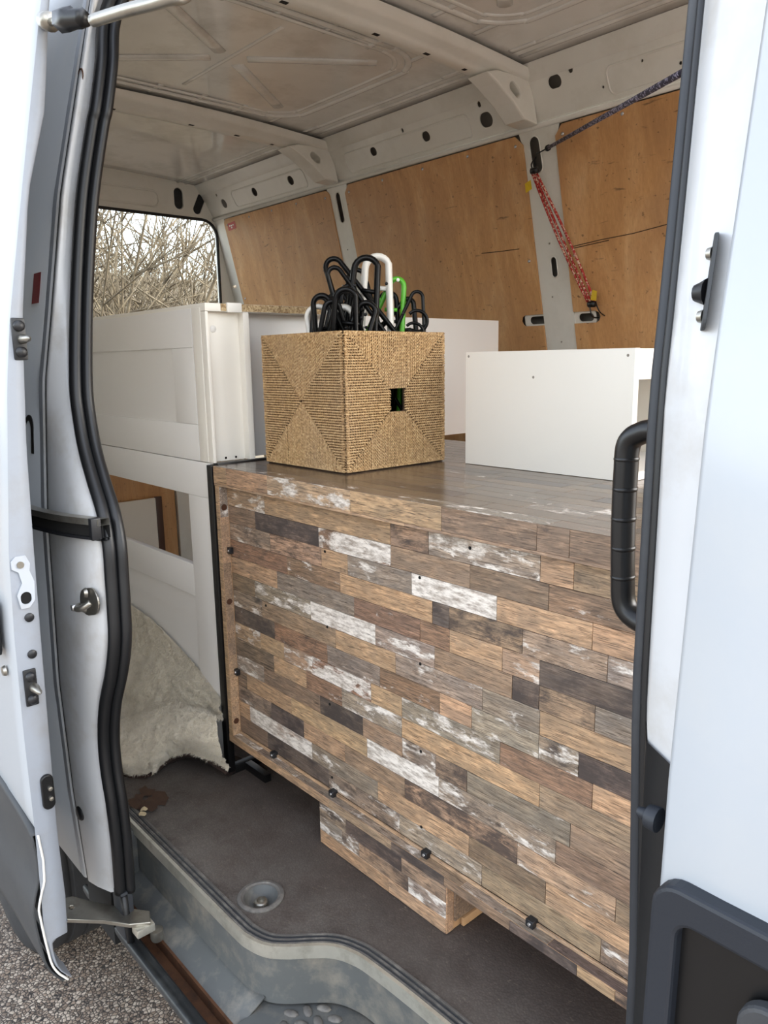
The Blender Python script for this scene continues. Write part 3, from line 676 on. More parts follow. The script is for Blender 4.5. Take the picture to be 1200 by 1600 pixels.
lathe('key_lock', [(.0001,-.006),(.008,-.005),(.010,0)], (-1.405,do(.56)-.006,.57), M['steel'], sd, 14, 'y')
# guide pins, latch, bolts on the leading edge
def edge_pin(z, y, label):
    e = empty('guide_pin', (XE, y, z)); tag(e, label, 'guide pin', 'guide pins on the edge of the sliding door')
    box('pin_bracket', XE-.001, XE+.005, y-.011, y+.011, z-.034, z+.034, M['bracket'], e, .003)
    for s in (-1, 1): lathe('bolt', [(.009,0),(.009,.006),(.006,.009),(.0001,.009)], (XE+.004, y, z+s*.021), M['bracket'], e, 10, 'x')
    lathe('pin', [(.008,0),(.008,.010),(.006,.018),(.005,.030),(.0001,.038)], (XE+.004, y+.004, z), M['steel'], e, 12, 'x')
edge_pin(1.145, .414, 'upper guide pin bracket on sliding door edge, above the latch')
edge_pin(.545, .372, 'lower guide pin bracket on sliding door edge, below the latch')
lt = empty('door_latch', (XE,.378,.74)); tag(lt, 'flat metal latch plate with black keyhole on sliding door edge', 'latch')
plate('latch_plate', [(.362,.775),(.370,.783),(.386,.783),(.392,.768),(.390,.755),(.396,.735),(.394,.702),(.384,.690),(.370,.690),(.366,.715),(.376,.735),(.372,.755),(.362,.762)], [oval(.380,.708,.018,.022)], .003, lambda u,v,d:(XE+.003+d, u, v), M['jamb_grey'], lt)
plate('latch_hole', oval(.380,.708,.022,.026), [], .001, lambda u,v,d:(XE+.0016+d, u, v), M['dark'], lt)
lathe('bolt', [(.006,0),(.006,.003),(.0001,.003)], (XE+.004,.376,.768), M['steel'], lt, 12, 'x')
for z, y in ((.672,.382),(.605,.380)):
    b_ = lathe('edge_bolt', [(.008,0),(.008,.003),(.005,.005),(.0001,.005)], (XE+.001, y, z), M['bracket'], None, 12, 'x')
    tag(b_, 'grey bolt head on sliding door edge, %s' % ('just under the latch plate' if z > .65 else 'midway between latch and lower guide pin'), 'bolt')
ck = empty('contact_block', (XE,.383,.34)); tag(ck, 'black contact block with two studs low on sliding door edge', 'bracket')
plate('block', oval(.380,.340,.022,.068), [], .008, lambda u,v,d:(XE+.004+d, u, v), M['black'], ck, .002)
for z in (.328,.348): lathe('stud', [(.004,0),(.004,.006),(.0001,.007)], (XE+.007,.383,z), M['steel'], ck, 10, 'x')
# roller arms
ra = empty('lower_roller_arm', (-1.5,.5,-.05)); tag(ra, 'dusty metal roller arm joining sliding door foot to sill track', 'door arm')
plate('arm_plate', [(-1.56,.405),(-1.52,.43),(-1.46,.49),(-1.415,.528),(-1.395,.565),(-1.43,.58),(-1.47,.545),(-1.53,.50),(-1.58,.47),(-1.60,.42)], [oval(-1.545,.455,.014,.010)], .010, lambda u,v,d:(u, v, -.055+d-.10*max(0, v-.48)), M['steel'], ra, .002)
box('arm_lip', -1.425, -1.395, .535, .575, -.085, -.066, M['alu'], ra, .003)
lathe('roller', [(.0001,-.02),(.012,-.02),(.014,-.014),(.014,.004),(.0001,.006)], (-1.41,.583,-.10), M['steel'], ra, 14)
ta = empty('upper_roller_arm', (-1.2,.5,1.6)); tag(ta, 'bare metal roller arm with black knuckle above the door opening', 'door arm')
TP = [(-1.352,.502,1.640),(-1.322,.50,1.628),(-1.257,.50,1.612),(-1.176,.505,1.587),(-1.09,.52,1.578),(-1.02,.54,1.573),(-1.015,.58,1.60),(-1.03,.66,1.75),(-1.03,.70,1.86)]
tube('arm_rod', smooth_path(TP[3:], 6), .0085, M['steel'], ta, n=12)
tube('arm_socket', [TP[0], TP[1]], .014, M['steel'], ta, n=14)
tube('arm_pin', [TP[1], (-1.29,.50,1.621)], .006, M['steel'], ta, n=10)
v_, f_ = tube_data([(-1.283,.50,1.619),(-1.278,.50,1.617),(-1.245,.50,1.609),(-1.240,.50,1.607),(-1.205,.502,1.598),(-1.20,.503,1.596)], [.011,.0175,.0175,.014,.014,.0105], 6); mesh('knuckle', v_, f_, M['black'], ta, True)

# rear wheel and arch --------------------------------------------------------
wh = empty('rear_wheel', (-2.28,.61,-.28)); tag(wh, 'black rear tyre on the asphalt behind sliding door', 'wheel')
prof = [(.20,-.12),(.26,-.125),(.31,-.12),(.335,-.10),(.34,-.06),(.338,-.045),(.335,-.043),(.335,-.035),(.34,-.033),(.34,.0),(.335,.002),(.335,.01),(.34,.012),(.34,.06),(.335,.10),(.31,.12),(.20,.12)]
lathe('tyre', prof, (-2.28,.62,-.28), M['tyre'], wh, 64, 'y')
lathe('rim', [(.0001,-.06),(.06,-.06),(.08,-.03),(.17,-.04),(.205,-.105),(.205,.10)], (-2.28,.62,-.28), M['clad'], wh, 40, 'y')
box('wheel_housing', -2.75, -1.76, .78, .80, -.55, -.03, M['dark'], near)

# ------------------------------------------------------------------ cargo: counter
CT = empty('counter', (-.95,.95,0)); tag(CT, 'large counter clad in reclaimed wood planks standing along the door opening', 'counter')
CX0, CX1 = -1.693, -.10
CODE = {  # colour, paint, soot, lines
 'T':('b8997a',.12,.12,.05),'t':('b0937a',.14,.34,.05),'B':('8f7a66',.12,.24,.30),'b':('a18a72',.14,.23,.15),'G':('958779',.26,.25,.30),
 'g':('9e8c79',.30,.33,.25),'D':('71645c',.20,.38,.4),'R':('987c66',.24,.20,.5),'r':('9f7f66',.18,.28,.5),'W':('b9ac9e',.47,.14,.0),
 'P':('ae937a',.325,.18,.05),'p':('93755f',.40,.24,.1),'S':('a58c74',.18,.40,.1),'s':('a68a72',.14,.37,.05),'V':('a39484',.33,.22,.35),'L':('8d7a66',.12,.20,.9)}
def plank(x0, x1, y0, y1, z0, z1, code, parent, mat='plank'):
    o = box('plank', x0, x1, y0, y1, z0, z1, M[mat], parent, .0005, 1)
    c, pa, so, li = CODE[code]; j = random.uniform(-.06, .06)
    cc = lin(c); o.color = tuple(min(1, v*(1+j+random.uniform(-.03,.03))) for v in cc)+(1,)
    o['paint'] = pa+random.uniform(-.03,.03); o['soot'] = so+random.uniform(-.03,.03); o['lines'] = li
    return o
ROWS = [
[('P',-1.507),('T',-1.066),('S',-.962),('V',-.711),('T',-.648)],
[('B',-1.551),('D',-1.298),('p',-1.066),('b',-.86),('B',-.693)],
[('g',-1.49),('t',-1.29),('T',-1.2),('G',-1.008),('W',-.799),('T',-.611)],
[('r',-1.422),('R',-1.227),('T',-.953),('D',-.91),('s',-.743),('g',-.583)],
[('T',-1.467),('G',-1.182),('R',-.986),('r',-.909),('T',-.785),('P',-.707),('D',-.50)],
[('B',-1.568),('V',-1.337),('W',-1.116),('V',-.947),('b',-.763),('D',-.707),('s',-.601)],
[('g',-1.539),('b',-1.248),('T',-1.056),('V',-.829),('G',-.704),('T',-.48)],
[('D',-1.488),('r',-1.28),('G',-1.104),('R',-.934),('T',-.854),('V',-.705),('g',-.627),('D',-.45)],
[('P',-1.554),('T',-1.451),('P',-1.338),('p',-1.133),('T',-1.039),('V',-.787),('r',-.6),('T',-.45)],
[('L',-1.497),('T',-1.363),('R',-1.232),('V',-1.04),('T',-.701),('b',-.48)],
[('V',-1.545),('B',-1.313),('D',-1.162),('b',-1.039),('g',-.945),('S',-.864),('G',-.638),('b',-.45)],
[('L',-1.629),('T',-1.429),('T',-1.15),('W',-.937),('g',-.665),('B',-.46)],
[('T',-1.655),('g',-1.519),('D',-1.381),('T',-1.227),('b',-1.033),('S',-.745),('P',-.55)],
[('T',-1.621),('W',-1.351),('G',-1.117),('T',-.858),('B',-.683),('T',-.46)],
[('B',-1.542),('D',-1.29),('g',-1.05),('V',-.826),('b',-.573),('g',-.42)]]
PY = .968
front = box('back_panel', CX0+.018, CX1, PY+.004, PY+.016, .127, .806, M['bracket'], CT)
for i, row in enumerate(ROWS):
    zc = .771-.0439*i; x = CX0+.020
    r2 = list(row); last = r2[-1][1]
    while last < CX1-.25:
        last = min(last+random.uniform(.15,.3), CX1); r2.append((random.choice('TBGbVRg'), last))
    r2.append((random.choice('TB'), CX1))
    for c, xe in r2:
        if xe-x < .02: continue
        plank(x+.0004, xe-.0004, PY+random.uniform(0,.0006), PY+.005, zc-.0216, zc+.0216, c, front); x = xe
# screw holes on the panel
for x, z in ((-1.232,.700),(-.887,.70),(-1.10,.70)): pass
for px_, pz_ in ((-1.276,.699),(-.985,.70),(-.86,.779),(-1.276,.528),(-.985,.528),(-1.276,.345),(-.985,.345),(-1.276,.165),(-.985,.18),(-1.52,.52)):
    lathe('screw_hole', [(.0001,0),(.0030,0),(.0034,.001)], (px_, PY-.0008, pz_), M['dark'], front, 10, 'y')
# top slab
topb = box('worktop', CX0, CX1, .9445, 1.78, .806, .8485, M['tan_edge'], CT)
y = .945; k = 0
rowh = .0439
while y < 1.778:
    x = CX0; y1 = min(y+rowh, 1.78)
    while x < CX1-.01:
        ln = random.uniform(.12, .36); xe = min(x+ln, CX1)
        if CX1-xe < .06: xe = CX1
        o = plank(x+.0003, xe-.0003, y+.0003, y1-.0003, .8484, .8500, random.choice('BBDBbGbgV'), topb, 'plank_top'); x = xe; o['paint'] *= .9
        o.color = tuple(v*.55 for v in o.color[:3])+(1,)
    y = y1
# front fascia of the top
for c, x0, x1 in (('T',CX0,-1.632),('T',-1.632,-1.452),('P',-1.452,-1.155),('T',-1.155,-.905),('B',-.905,-.700),('B',-.700,-.640),('B',-.640,-.46),('b',-.46,-.25),('T',-.25,CX1)):
    plank(x0+.0003, x1-.0003, .9425, .9450, .8065, .8495, c, topb)
plank(CX0, -1.0, .9432, .9470, .8005, .8063, 'T', topb); plank(-1.0, CX1, .9432, .9470, .8005, .8063, 'b', topb)
# left side board (inner side visible) and bottom board
sb = box('side_board', CX0, CX0+.018, .945, 1.76, .118, .806, M['tan_edge'], CT, .0008)
for c, z0, z1 in (('T',.118,.35),('b',.35,.60),('T',.60,.72),('V',.72,.806)):
    plank(CX0+.018, CX0+.0186, .9455, PY, z0, z1, c, sb)
for c, z0, z1 in (('T',.118,.45),('T',.45,.80)):
    plank(CX0+.0005, CX0+.0175, .9443, .9452, z0, z1, c, sb)
for z in (.745,.497,.165): lathe('cam_cover', [(.0001,.0012),(.0075,.0012),(.0082,0)], (CX0+.0186, .957, z), M['browncap'], sb, 16, 'x')
bb = box('bottom_board', CX0, CX1, .945, 1.76, .106, .1265, M['tan_edge'], CT, .0008)
x = CX0
for c, xe in (('T',-1.47),('T',-1.26),('b',-1.05),('D',-.90),('B',-.74),('D',-.60),('T',-.53),('S',-.40),('b',CX1)):
    plank(x+.0003, xe-.0003, .9435, .9452, .1062, .1263, c, bb); x = xe
x = CX0+.019
for c, xe in (('V',-1.56),('G',-1.50),('V',-1.44),('V',-1.39),('G',-1.19),('G',-.97),('b',-.86),('V',-.76),('G',-.66),('D',-.45),('G',CX1)):
    o = plank(x+.0003, xe-.0003, .9455, PY, .1262, .1268, c, bb, 'plank_top'); x = xe
plank(CX0+.019, CX1, PY-.0035, PY+.001, .1268, .1335, 'T', bb)
# corner brackets with a screw
for c in ((-1.6715,.9625,.633),(-1.6715,.9625,.304)):
    b_ = box('corner_bracket', c[0]-.003, c[0]+.011, PY-.010, PY+.002, c[2]-.008, c[2]+.008, M['bracket'], CT, .0007, 1)
    lathe('screw', [(.0001,-.002),(.003,-.0015),(.0035,0)], (c[0]+.004, PY-.010, c[2]), M['screw'], b_, 10, 'y')
for x in (-1.505,-1.265,-.965,-.705,-.46):
    b_ = box('corner_bracket', x-.008, x+.008, PY-.014, PY+.002, .1265, .1405, M['bracket'], CT, .0007, 1)
    lathe('screw', [(.0001,-.002),(.003,-.0015),(.0035,0)], (x, PY-.014, .1335), M['screw'], b_, 10, 'y')
# plinth
pl = box('plinth', -1.296, -.895, .9455, 1.45, .0015, .105, M['tan_edge'], CT, .001)
for i, (z0, z1, seg) in enumerate(((.0705,.105,[('g',-1.20),('D',-1.02),('S',-.895)]),(.0355,.0703,[('V',-1.215),('g',-1.155),('S',-1.0),('V',-.895)]),(.002,.0353,[('T',-1.06),('T',-.895)]))):
    x = -1.296
    for c, xe in seg: plank(x+.0003, xe-.0003, .944, .9462, z0, z1, c, pl); x = xe
plank(-.8955, -.8935, .946, .965, .002, .105, 'T', pl)
box('plinth_side', -.892, -.885, .985, 1.43, .002, .020, M['tan_edge'], pl, .001)
plank(-.8945, -.890, .966, 1.43, .021, .105, 'B', pl)
# black steel frame behind the left side
fr = empty('steel_frame', (-1.71,.95,0)); tag(fr, 'black square steel frame standing against left end of the counter', 'frame')
box('post', -1.722, -1.698, .940, .960, .0, .850, M['blackm'], fr, .002)
box('post', -1.722, -1.698, 1.38, 1.40, .0, .850, M['blackm'], fr, .002)
box('top_rail', -1.722, -1.698, .960, 1.38, .832, .8535, M['blackm'], fr, .002)
box('bottom_rail', -1.722, -1.698, .960, 1.38, .0, .022, M['blackm'], fr, .002)
box('cross_rail', -1.698, -1.600, .990, 1.010, .0, .022, M['blackm'], fr, .002)

# ------------------------------------------------------------------ basket
BX0, BX1, BY0, BY1, BZ0, BZ1 = -1.648, -1.325, 1.072, 1.394, .8508, 1.170
BK = empty('seagrass_basket', (-1.487,1.233,BZ0)); tag(BK, 'square woven seagrass basket full of hangers standing on the counter', 'basket')
def rope_face(origin, U, V, Nn, Wd, H, hole, step, r):
    """ropes run from the frame towards the diagonals; two twisted strands per rope"""
    origin, U, V, Nn = map(np.array, (origin, U, V, Nn)); VS = []; FS = []; base = 0
    S = min(Wd, H)
    def rope(p0, d, L, perp, ph, lift):
        nonlocal base
        n = max(2, int(L/step)+1); t = np.linspace(0, L, n); K = 5
        for s in (0, math.pi):
            a = t/ .0145*2*math.pi+ph+s
            jit = RNG.normal(0, .00018, n)
            cen = p0[None]+d[None]*t[:, None]+perp[None]*((np.cos(a)*r*.52)+jit)[:, None]+Nn[None]*((np.sin(a)*r*.52)+lift)[:, None]
            ang = np.arange(K)*2*math.pi/K
            ring = perp[None]*np.cos(ang)[:, None]*r*.56+Nn[None]*np.sin(ang)[:, None]*r*.56
            VS.append((cen[:, None, :]+ring[None]).reshape(-1, 3))
            i = np.arange(n-1)[:, None]*K; k = np.arange(K)[None]; k2 = (k+1) % K
            FS.append((np.stack([i+k, i+k2, i+K+k2, i+K+k], -1).reshape(-1, 4))+base); base += n*K
    N = int(Wd/(r*2.02))
    for tri in range(4):
        if tri in (0, 2):   # bottom / top, ropes vertical
            span, dep = Wd, H
        else: span, dep = H, Wd
        for i in range(N):
            p = (i+.5)/N; q = min(p, 1-p)*dep
            q = min(q, dep/2-(hole[1] if tri in (0, 2) else hole[0])/2) if hole else min(q, dep/2)
            if q < step*1.2: continue
            ph = RNG.uniform(0, 6.28); lift = RNG.normal(0, .0005)
            if tri == 0: rope(origin+U*p*Wd, V, q, U, ph, lift)
            elif tri == 2: rope(origin+U*p*Wd+V*H, -V, q, U, ph, lift)
            elif tri == 1: rope(origin+V*p*H, U, q, V, ph, lift)
            else: rope(origin+V*p*H+U*Wd, -U, q, V, ph, lift)
    # frame wrap round the four edges
    for a0, dd, L, pp in ((origin, U, Wd, V), (origin+V*H, U, Wd, V), (origin, V, H, U), (origin+U*Wd, V, H, U)):
        for k in range(int(L/.0056)):
            c = a0+dd*(k+.5)*.0056
            inw = (origin+U*Wd/2+V*H/2)-a0; s = 1 if np.dot(inw, pp) > 0 else -1
            rope(c-Nn*.004, pp*s, .008, dd, RNG.uniform(0, 6.28), .0035)
    return np.concatenate(VS), np.concatenate(FS)
ti = .006
for nm, og, U, V, Nn, Wd, hole, st in (
    ('woven_side', (BX1,BY0+.003,BZ0+.003), (0,1,0), (0,0,1), (1,0,0), BY1-BY0-.006, (.046,.054), .0024),
    ('woven_side', (BX0+.003,BY0,BZ0+.003), (1,0,0), (0,0,1), (0,-1,0), BX1-BX0-.006, None, .0024),
    ('woven_side', (BX0,BY1-.003,BZ0+.003), (0,-1,0), (0,0,1), (-1,0,0), BY1-BY0-.006, None, .008),
    ('woven_side', (BX1-.003,BY1,BZ0+.003), (-1,0,0), (0,0,1), (0,1,0), BX1-BX0-.006, None, .008)):
    v, f = rope_face(og, U, V, Nn, Wd, BZ1-BZ0-.006, hole, st, .0030)
    me = bpy.data.meshes.new(nm); me.vertices.add(len(v)); me.vertices.foreach_set('co', v.ravel())
    me.loops.add(len(f)*4); me.loops.foreach_set('vertex_index', f.ravel().astype(np.int32))
    me.polygons.add(len(f)); me.polygons.foreach_set('loop_start', np.arange(0, len(f)*4, 4, dtype=np.int32)); me.polygons.foreach_set('loop_total', np.full(len(f), 4, dtype=np.int32))
    me.update(); me.validate(); me.polygons.foreach_set('use_smooth', [True]*len(f))
    link(nm, me, M['rope'], BK)
M['weaveback'] = simple('rope_backing', '3d2c1e', .9)
plate('lining_board', [(BY0+.006,BZ0),(BY1-.006,BZ0),(BY1-.006,BZ1-.004),(BY0+.006,BZ1-.004)], [rrect(1.210,1.256,.984,1.038,.004)], .004, lambda u,v,d:(BX1-.005+d,u,v), M['weaveback'], BK)
box('lining_board', BX0+.006, BX1-.007, BY0+.003, BY0+.007, BZ0, BZ1-.004, M['weaveback'], BK)
box('lining_board', BX0+.003, BX0+.007, BY0+.006, BY1-.006, BZ0, BZ1-.004, M['weaveback'], BK)
box('lining_board', BX0+.006, BX1-.006, BY1-.007, BY1-.003, BZ0, BZ1-.004, M['weaveback'], BK)
box('basket_floor', BX0+.004, BX1-.004, BY0+.004, BY1-.004, BZ0, BZ0+.006, M['weaveback'], BK)

# ------------------------------------------------------------------ hangers
def arc(cx, cz, r, a0, a1, n=8): return [(cx+r*math.cos(math.radians(a0+(a1-a0)*k/n)), cz+r*math.sin(math.radians(a0+(a1-a0)*k/n))) for k in range(n+1)]
def hanger(label, tip, yawd, lean, roll_, mat, L=.40, r=.017, thick=.0042, flat=1.0, group=None, wide=.10, inner=False):
    """local frame: one shoulder end at the origin pointing up, body hanging below, neck towards +x"""
    h = empty('clothes_hanger', tip)
    dx, dy = math.cos(math.radians(yawd)), math.sin(math.radians(yawd)); ext = wide+.088
    av = min((-1.345-tip[0])/dx if dx > 0 else (-1.63-tip[0])/dx, (1.380-tip[1])/dy if dy > 0 else (1.088-tip[1])/dy)-abs(roll_)*.003
    rx = math.sin(math.radians(roll_)); lx, ly = -rx*dx, -rx*dy      # which way the lower end swings
    for q, lo, hi, dd in ((tip[0], -1.632, -1.342, lx), (tip[1], 1.086, 1.382, ly)):
        if abs(dd) > 1e-3:
            lim = ((hi if dd > 0 else lo)-q)/dd; L = min(L, max(.16, lim-.02))
    ks = max(.30, min(1, av/ext)); wide = max(r+.012, wide*ks)
    pts = [(-r, -L+r)]+[(-r, -r*1.2)]+arc(0, -r, r, 180, 30, 9)
    pts += [(wide, -L/2+.012), (wide+.006, -L/2), (wide, -L/2-.012)]+arc(0, -L+r, r, -30, -180, 7)[:-1]
    path = [(x, 0, z) for x, z in pts]
    def add(nm, vf):
        o = mesh(nm, vf[0], vf[1], mat, None, True); o.parent = h; return o
    add('frame', tube_data(path, thick, 8, closed=True, flat=flat, up=(0, 1, 0)))
    hk = [(wide+.004, 0, -L/2), (wide+.030*ks, 0, -L/2)]+[(wide+(.060+.026*math.cos(math.radians(a)))*ks, 0, -L/2+(.022-.026*math.sin(math.radians(a)))*ks) for a in range(140, -121, -20)]
    add('hook', tube_data(smooth_path(hk, 3), thick*.72, 7))
    if inner:
        p2 = [(x*.45+.004, 0, z) for x, z in arc(0, -r, r, 180, 30, 6)]; 
        add('notch_bar', tube_data([(-r*.2, 0, -.075), (r*.9+.012, 0, -.075)], thick*.7, 6))
    lathe_o = lathe('strap_button', [(.0001,-.006),(.004,-.005),(.004,.006),(.0001,.007)], (r+.022, 0, -.052), mat, None, 8, 'y'); lathe_o.parent = h
    h.rotation_euler = (math.radians(lean), math.radians(roll_), math.radians(yawd))
    tag(h, label, 'clothes hanger', group)
    return h
Bk, Wh, Gn = M['blackgloss'], M['white'], M['green']
HG = [
 # label, tip, yaw, lean, roll, mat, L, r, thick
 ('black hanger with rounded top, leftmost black one in the basket', (-1.46,1.120,1.252), 48, 4, -3, Bk, .40,.018,.0050,1.5),
 ('black hanger tucked right behind the leftmost black hanger', (-1.50,1.150,1.252), 30, -6, 4, Bk, .40,.016,.0042,1.0),
 ('black hanger leaning right beside the leftmost pair of hangers', (-1.42,1.125,1.236), 60, 8, 12, Bk, .39,.016,.0045,1.0),
 ('white hanger mostly hidden behind the leftmost black hangers', (-1.52,1.150,1.232), 48, 0, -8, Wh, .38,.024,.0050,1.8),
 ('low white hanger with broad rounded end between two black clusters', (-1.44,1.175,1.226), 48, 4, 14, Wh, .37,.022,.0060,1.8),
 ('black hanger with flat band hugging the low white hanger', (-1.46,1.185,1.232), 48, -4, 16, Bk, .38,.024,.0045,1.4),
 ('tall black hanger leaning left behind the middle cluster', (-1.50,1.185,1.342), 48, 6, -16, Bk, .44,.018,.0048,1.2),
 ('tall black hanger just in front of the left leaning one', (-1.47,1.165,1.318), 55, 2, -14, Bk, .43,.015,.0042,1.0),
 ('black hanger with slim loop right of the left leaning pair', (-1.50,1.265,1.322), 40, -4, 4, Bk, .43,.019,.0045,1.0),
 ('dense black hanger in front middle of the basket, low and round', (-1.39,1.140,1.262), 48, 8, 6, Bk, .40,.022,.0052,1.3),
 ('black hanger behind the low round one, leaning right', (-1.42,1.170,1.262), 52, 4, 16, Bk, .40,.020,.0050,1.3),
 ('black hanger with a twisted double loop in the middle cluster', (-1.45,1.200,1.278), 35, -6, 10, Bk, .41,.014,.0042,1.0),
 ('tallest black hanger with wide arch in front of the white one', (-1.42,1.232,1.340), 48, 3, 9, Bk, .46,.026,.0058,1.3),
 ('tall white hanger with broad white arch, highest in the basket', (-1.46,1.300,1.352), 48, -2, 5, Wh, .48,.027,.0068,1.7),
 ('bright green hanger right of the tall white hanger', (-1.44,1.343,1.300), 228, 2, -3, Gn, .43,.016,.0052,1.3),
 ('black hanger pressed against the left of the green hanger', (-1.46,1.330,1.268), 228, -3, 3, Bk, .41,.018,.0048,1.2),
 ('black hanger pressed against the right of the green hanger', (-1.43,1.368,1.252), 228, 3, 5, Bk, .40,.013,.0050,1.4),
 ('slim black hanger standing alone at the right edge of basket', (-1.40,1.372,1.268), 228, 2, 2, Bk, .40,.013,.0034,1.0),
 ('black hanger filling the middle of the basket behind the dense one', (-1.47,1.235,1.246), 60, 5, 20, Bk, .39,.020,.0050,1.2),
 ('black hanger leaning against the rope rim under the tall arch', (-1.38,1.200,1.232), 48, 0, 24, Bk, .38,.020,.0050,1.2),
 ('black hanger at far back corner of basket cluster', (-1.52,1.215,1.268), 30, -6, -4, Bk, .40,.020,.0045,1.0),
]
for l_, tp, yw, le, ro, mt, L, r, th, fl_ in HG:
    hanger(l_, tp, yw, le, ro, mt, L=min(L, tp[2]-.862), r=r*1.12, thick=th*1.3, flat=fl_, group='clothes hangers in the basket', inner=th > .0044)

# ------------------------------------------------------------------ white flat-pack furniture
cb = empty('upper_cabinet', (-2.2,1.0,.853)); tag(cb, 'white upper cabinet with shaker panel front lying left of the basket', 'cabinet')
def shaker(parent, x0, x1, z0, z1, y, px0, px1, pz0, pz1, mat, t=.018):
    box('top_rail', x0, x1, y, y+t, pz1, z1, mat, parent, .0012)
    box('bottom_rail', x0, x1, y, y+t, z0, pz0, mat, parent, .0012)
    box('stile', px1, x1, y, y+t, pz0+.0004, pz1-.0004, mat, parent, .0012)
    box('stile', x0, px0, y, y+t, pz0+.0004, pz1-.0004, mat, parent, .0012)
    box('recessed_panel', px0, px1, y+.005, y+t-.002, pz0, pz1, mat, parent)
shaker(cb, -2.95, -1.772, .8545, 1.236, .950, -2.85, -1.885, .948, 1.141, M['greylam'])
box('side_edge', -1.770, -1.728, .9505, .968, .8545, 1.236, M['whitelam'], cb, .001)
# upright channel at the near corner: side board, inner board, outer stile
box('channel_board', -1.742, -1.728, .968, 1.075, .8545, 1.226, M['whitelam'], cb, .001)
box('channel_stile', -1.742, -1.704, 1.058, 1.075, .8545, 1.226, M['whitelam'], cb, .001)
box('channel_lip', -1.728, -1.704, .952, .960, .8545, 1.226, M['whitelam'], cb, .001)
lathe('cam_lock', [(.0001,.001),(.008,.001),(.009,0)], (-1.728,.985,1.185), M['greylam'], cb, 16, 'x')
for y_ in (1.000, 1.030): lathe('screw_hole', [(.0001,.001),(.003,.001)], (-1.727,y_,.862), M['dark'], cb, 10, 'x')
# big flat panel, back board in the frame
box('back_board', -1.772, -1.756, 1.075, 2.118, .8545, 1.232, M['greylam'], cb, .001)
tp_ = box('top_board', -2.95, -1.703, .952, 1.375, 1.2265, 1.2455, M['whitelam'], cb, .001)
box('chipboard_edge', -1.7032, -1.7020, .995, 1.375, 1.2275, 1.2450, M['chip'], tp_)
box('edge_cap', -1.706, -1.696, 1.010, 1.052, 1.2240, 1.2480, M['white'], tp_, .003)
box('far_side', -2.95, -2.93, .97, 2.1, .8545, 1.23, M['greylam'], cb)
box('cabinet_base', -2.95, -1.774, .97, 2.1, .8545, .872, M['greylam'], cb)
lp = empty('headboard_frame', (-2.2,.95,.2)); tag(lp, 'white headboard frame with rectangular window opening below the upper cabinet', 'headboard')
WX0, WX1, WZ0, WZ1 = -2.50, -1.846, .565, .760
box('top_rail', -2.95, -1.728, .950, .968, WZ1, .8525, M['greylam'], lp, .0012)
box('stile', WX1, -1.728, .950, .968, .02, WZ1-.0004, M['greylam'], lp, .0012)
box('stile', -2.95, WX0, .950, .968, .02, WZ1-.0004, M['greylam'], lp, .0012)
box('middle_rail', WX0, WX1, .950, .968, .475, WZ0, M['greylam'], lp, .0012)
box('recessed_panel', WX0, WX1, .955, .966, .41, .475, M['greylam'], lp)
box('recessed_panel', WX0, WX1, .958, .966, .02, .41, M['greylam'], lp)
# board leaning at the rear, seen through the opening
lb = empty('leaning_board', (-3.8,1.6,0)); tag(lb, 'white board with brown edge seen through the window opening of the headboard', 'board')
box('board_face', -3.80, -3.785, .85, 1.755, .0, .405, M['whitelam'], lb, .001)
box('board_edge', -3.803, -3.782, 1.755, 1.79, .0, .41, M['browncap'], lb, .001)
# white drawer cabinet on the counter at right
wc = empty('white_cabinet', (-1.03,1.39,.85)); tag(wc, 'white flat-pack cabinet carcass on the counter right of the basket', 'cabinet')
box('side_panel', -1.252, -.806, 1.390, 1.408, .8508, 1.118, M['whitelam'], wc, .001)
box('side_panel', -1.252, -.806, 1.75, 1.768, .8508, 1.118, M['whitelam'], wc, .001)
box('back_panel', -1.252, -1.236, 1.4085, 1.7495, .8508, 1.116, M['greylam'], wc)
box('top_rail', -.824, -.808, 1.4085, 1.7495, 1.070, 1.117, M['greylam'], wc, .001)
box('rail_lip', -.832, -.806, 1.4085, 1.7495, 1.056, 1.070, M['whitelam'], wc, .001)
box('top_panel', -1.236, -.826, 1.4085, 1.7495, 1.100, 1.116, M['greylam'], wc)
box('bottom_panel', -1.236, -.808, 1.4085, 1.7495, .8508, .868, M['greylam'], wc)
for x, z in ((-1.243,1.108),(-.822,1.104),(-1.052,1.060)): lathe('screw_hole', [(.0001,-.0004),(.0028,-.0004),(.0034,0)], (x,1.3902,z), M['cavity'], wc, 10, 'y')

# ------------------------------------------------------------------ fleece blanket over the wheel arch
prof_pts = {
 -2.55: [(-2.62,.95,.30),(-2.60,.93,.20),(-2.52,.86,.12),(-2.42,.80,.09),(-2.34,.76,.08),(-2.28,.73,.06),(-2.29,.735,.012)],
 -2.35: [(-2.411,.95,.345),(-2.389,.93,.206),(-2.289,.88,.116),(-2.155,.82,.073),(-2.068,.78,.070),(-1.945,.728,.050),(-1.955,.724,.008)],
 -2.1: [(-2.168,.95,.340),(-2.163,.94,.243),(-2.09,.90,.173),(-2.011,.86,.13),(-1.952,.83,.101),(-1.852,.780,.062),(-1.850,.772,.008)],
 -1.95: [(-2.004,.95,.305),(-1.992,.94,.251),(-1.958,.92,.208),(-1.925,.90,.166),(-1.869,.87,.143),(-1.814,.84,.111),(-1.845,.85,.034)],
 -1.82: [(-1.856,.95,.26),(-1.841,.94,.229),(-1.826,.93,.209),(-1.811,.92,.179),(-1.776,.90,.166),(-1.743,.88,.132),(-1.771,.89,.056)],
 -1.70: [(-1.728,.948,.209),(-1.722,.943,.2),(-1.716,.937,.189),(-1.708,.930,.179),(-1.696,.926,.165),(-1.672,.922,.119),(-1.666,.918,.034)],
}
st = [prof_pts[k] for k in sorted(prof_pts)]
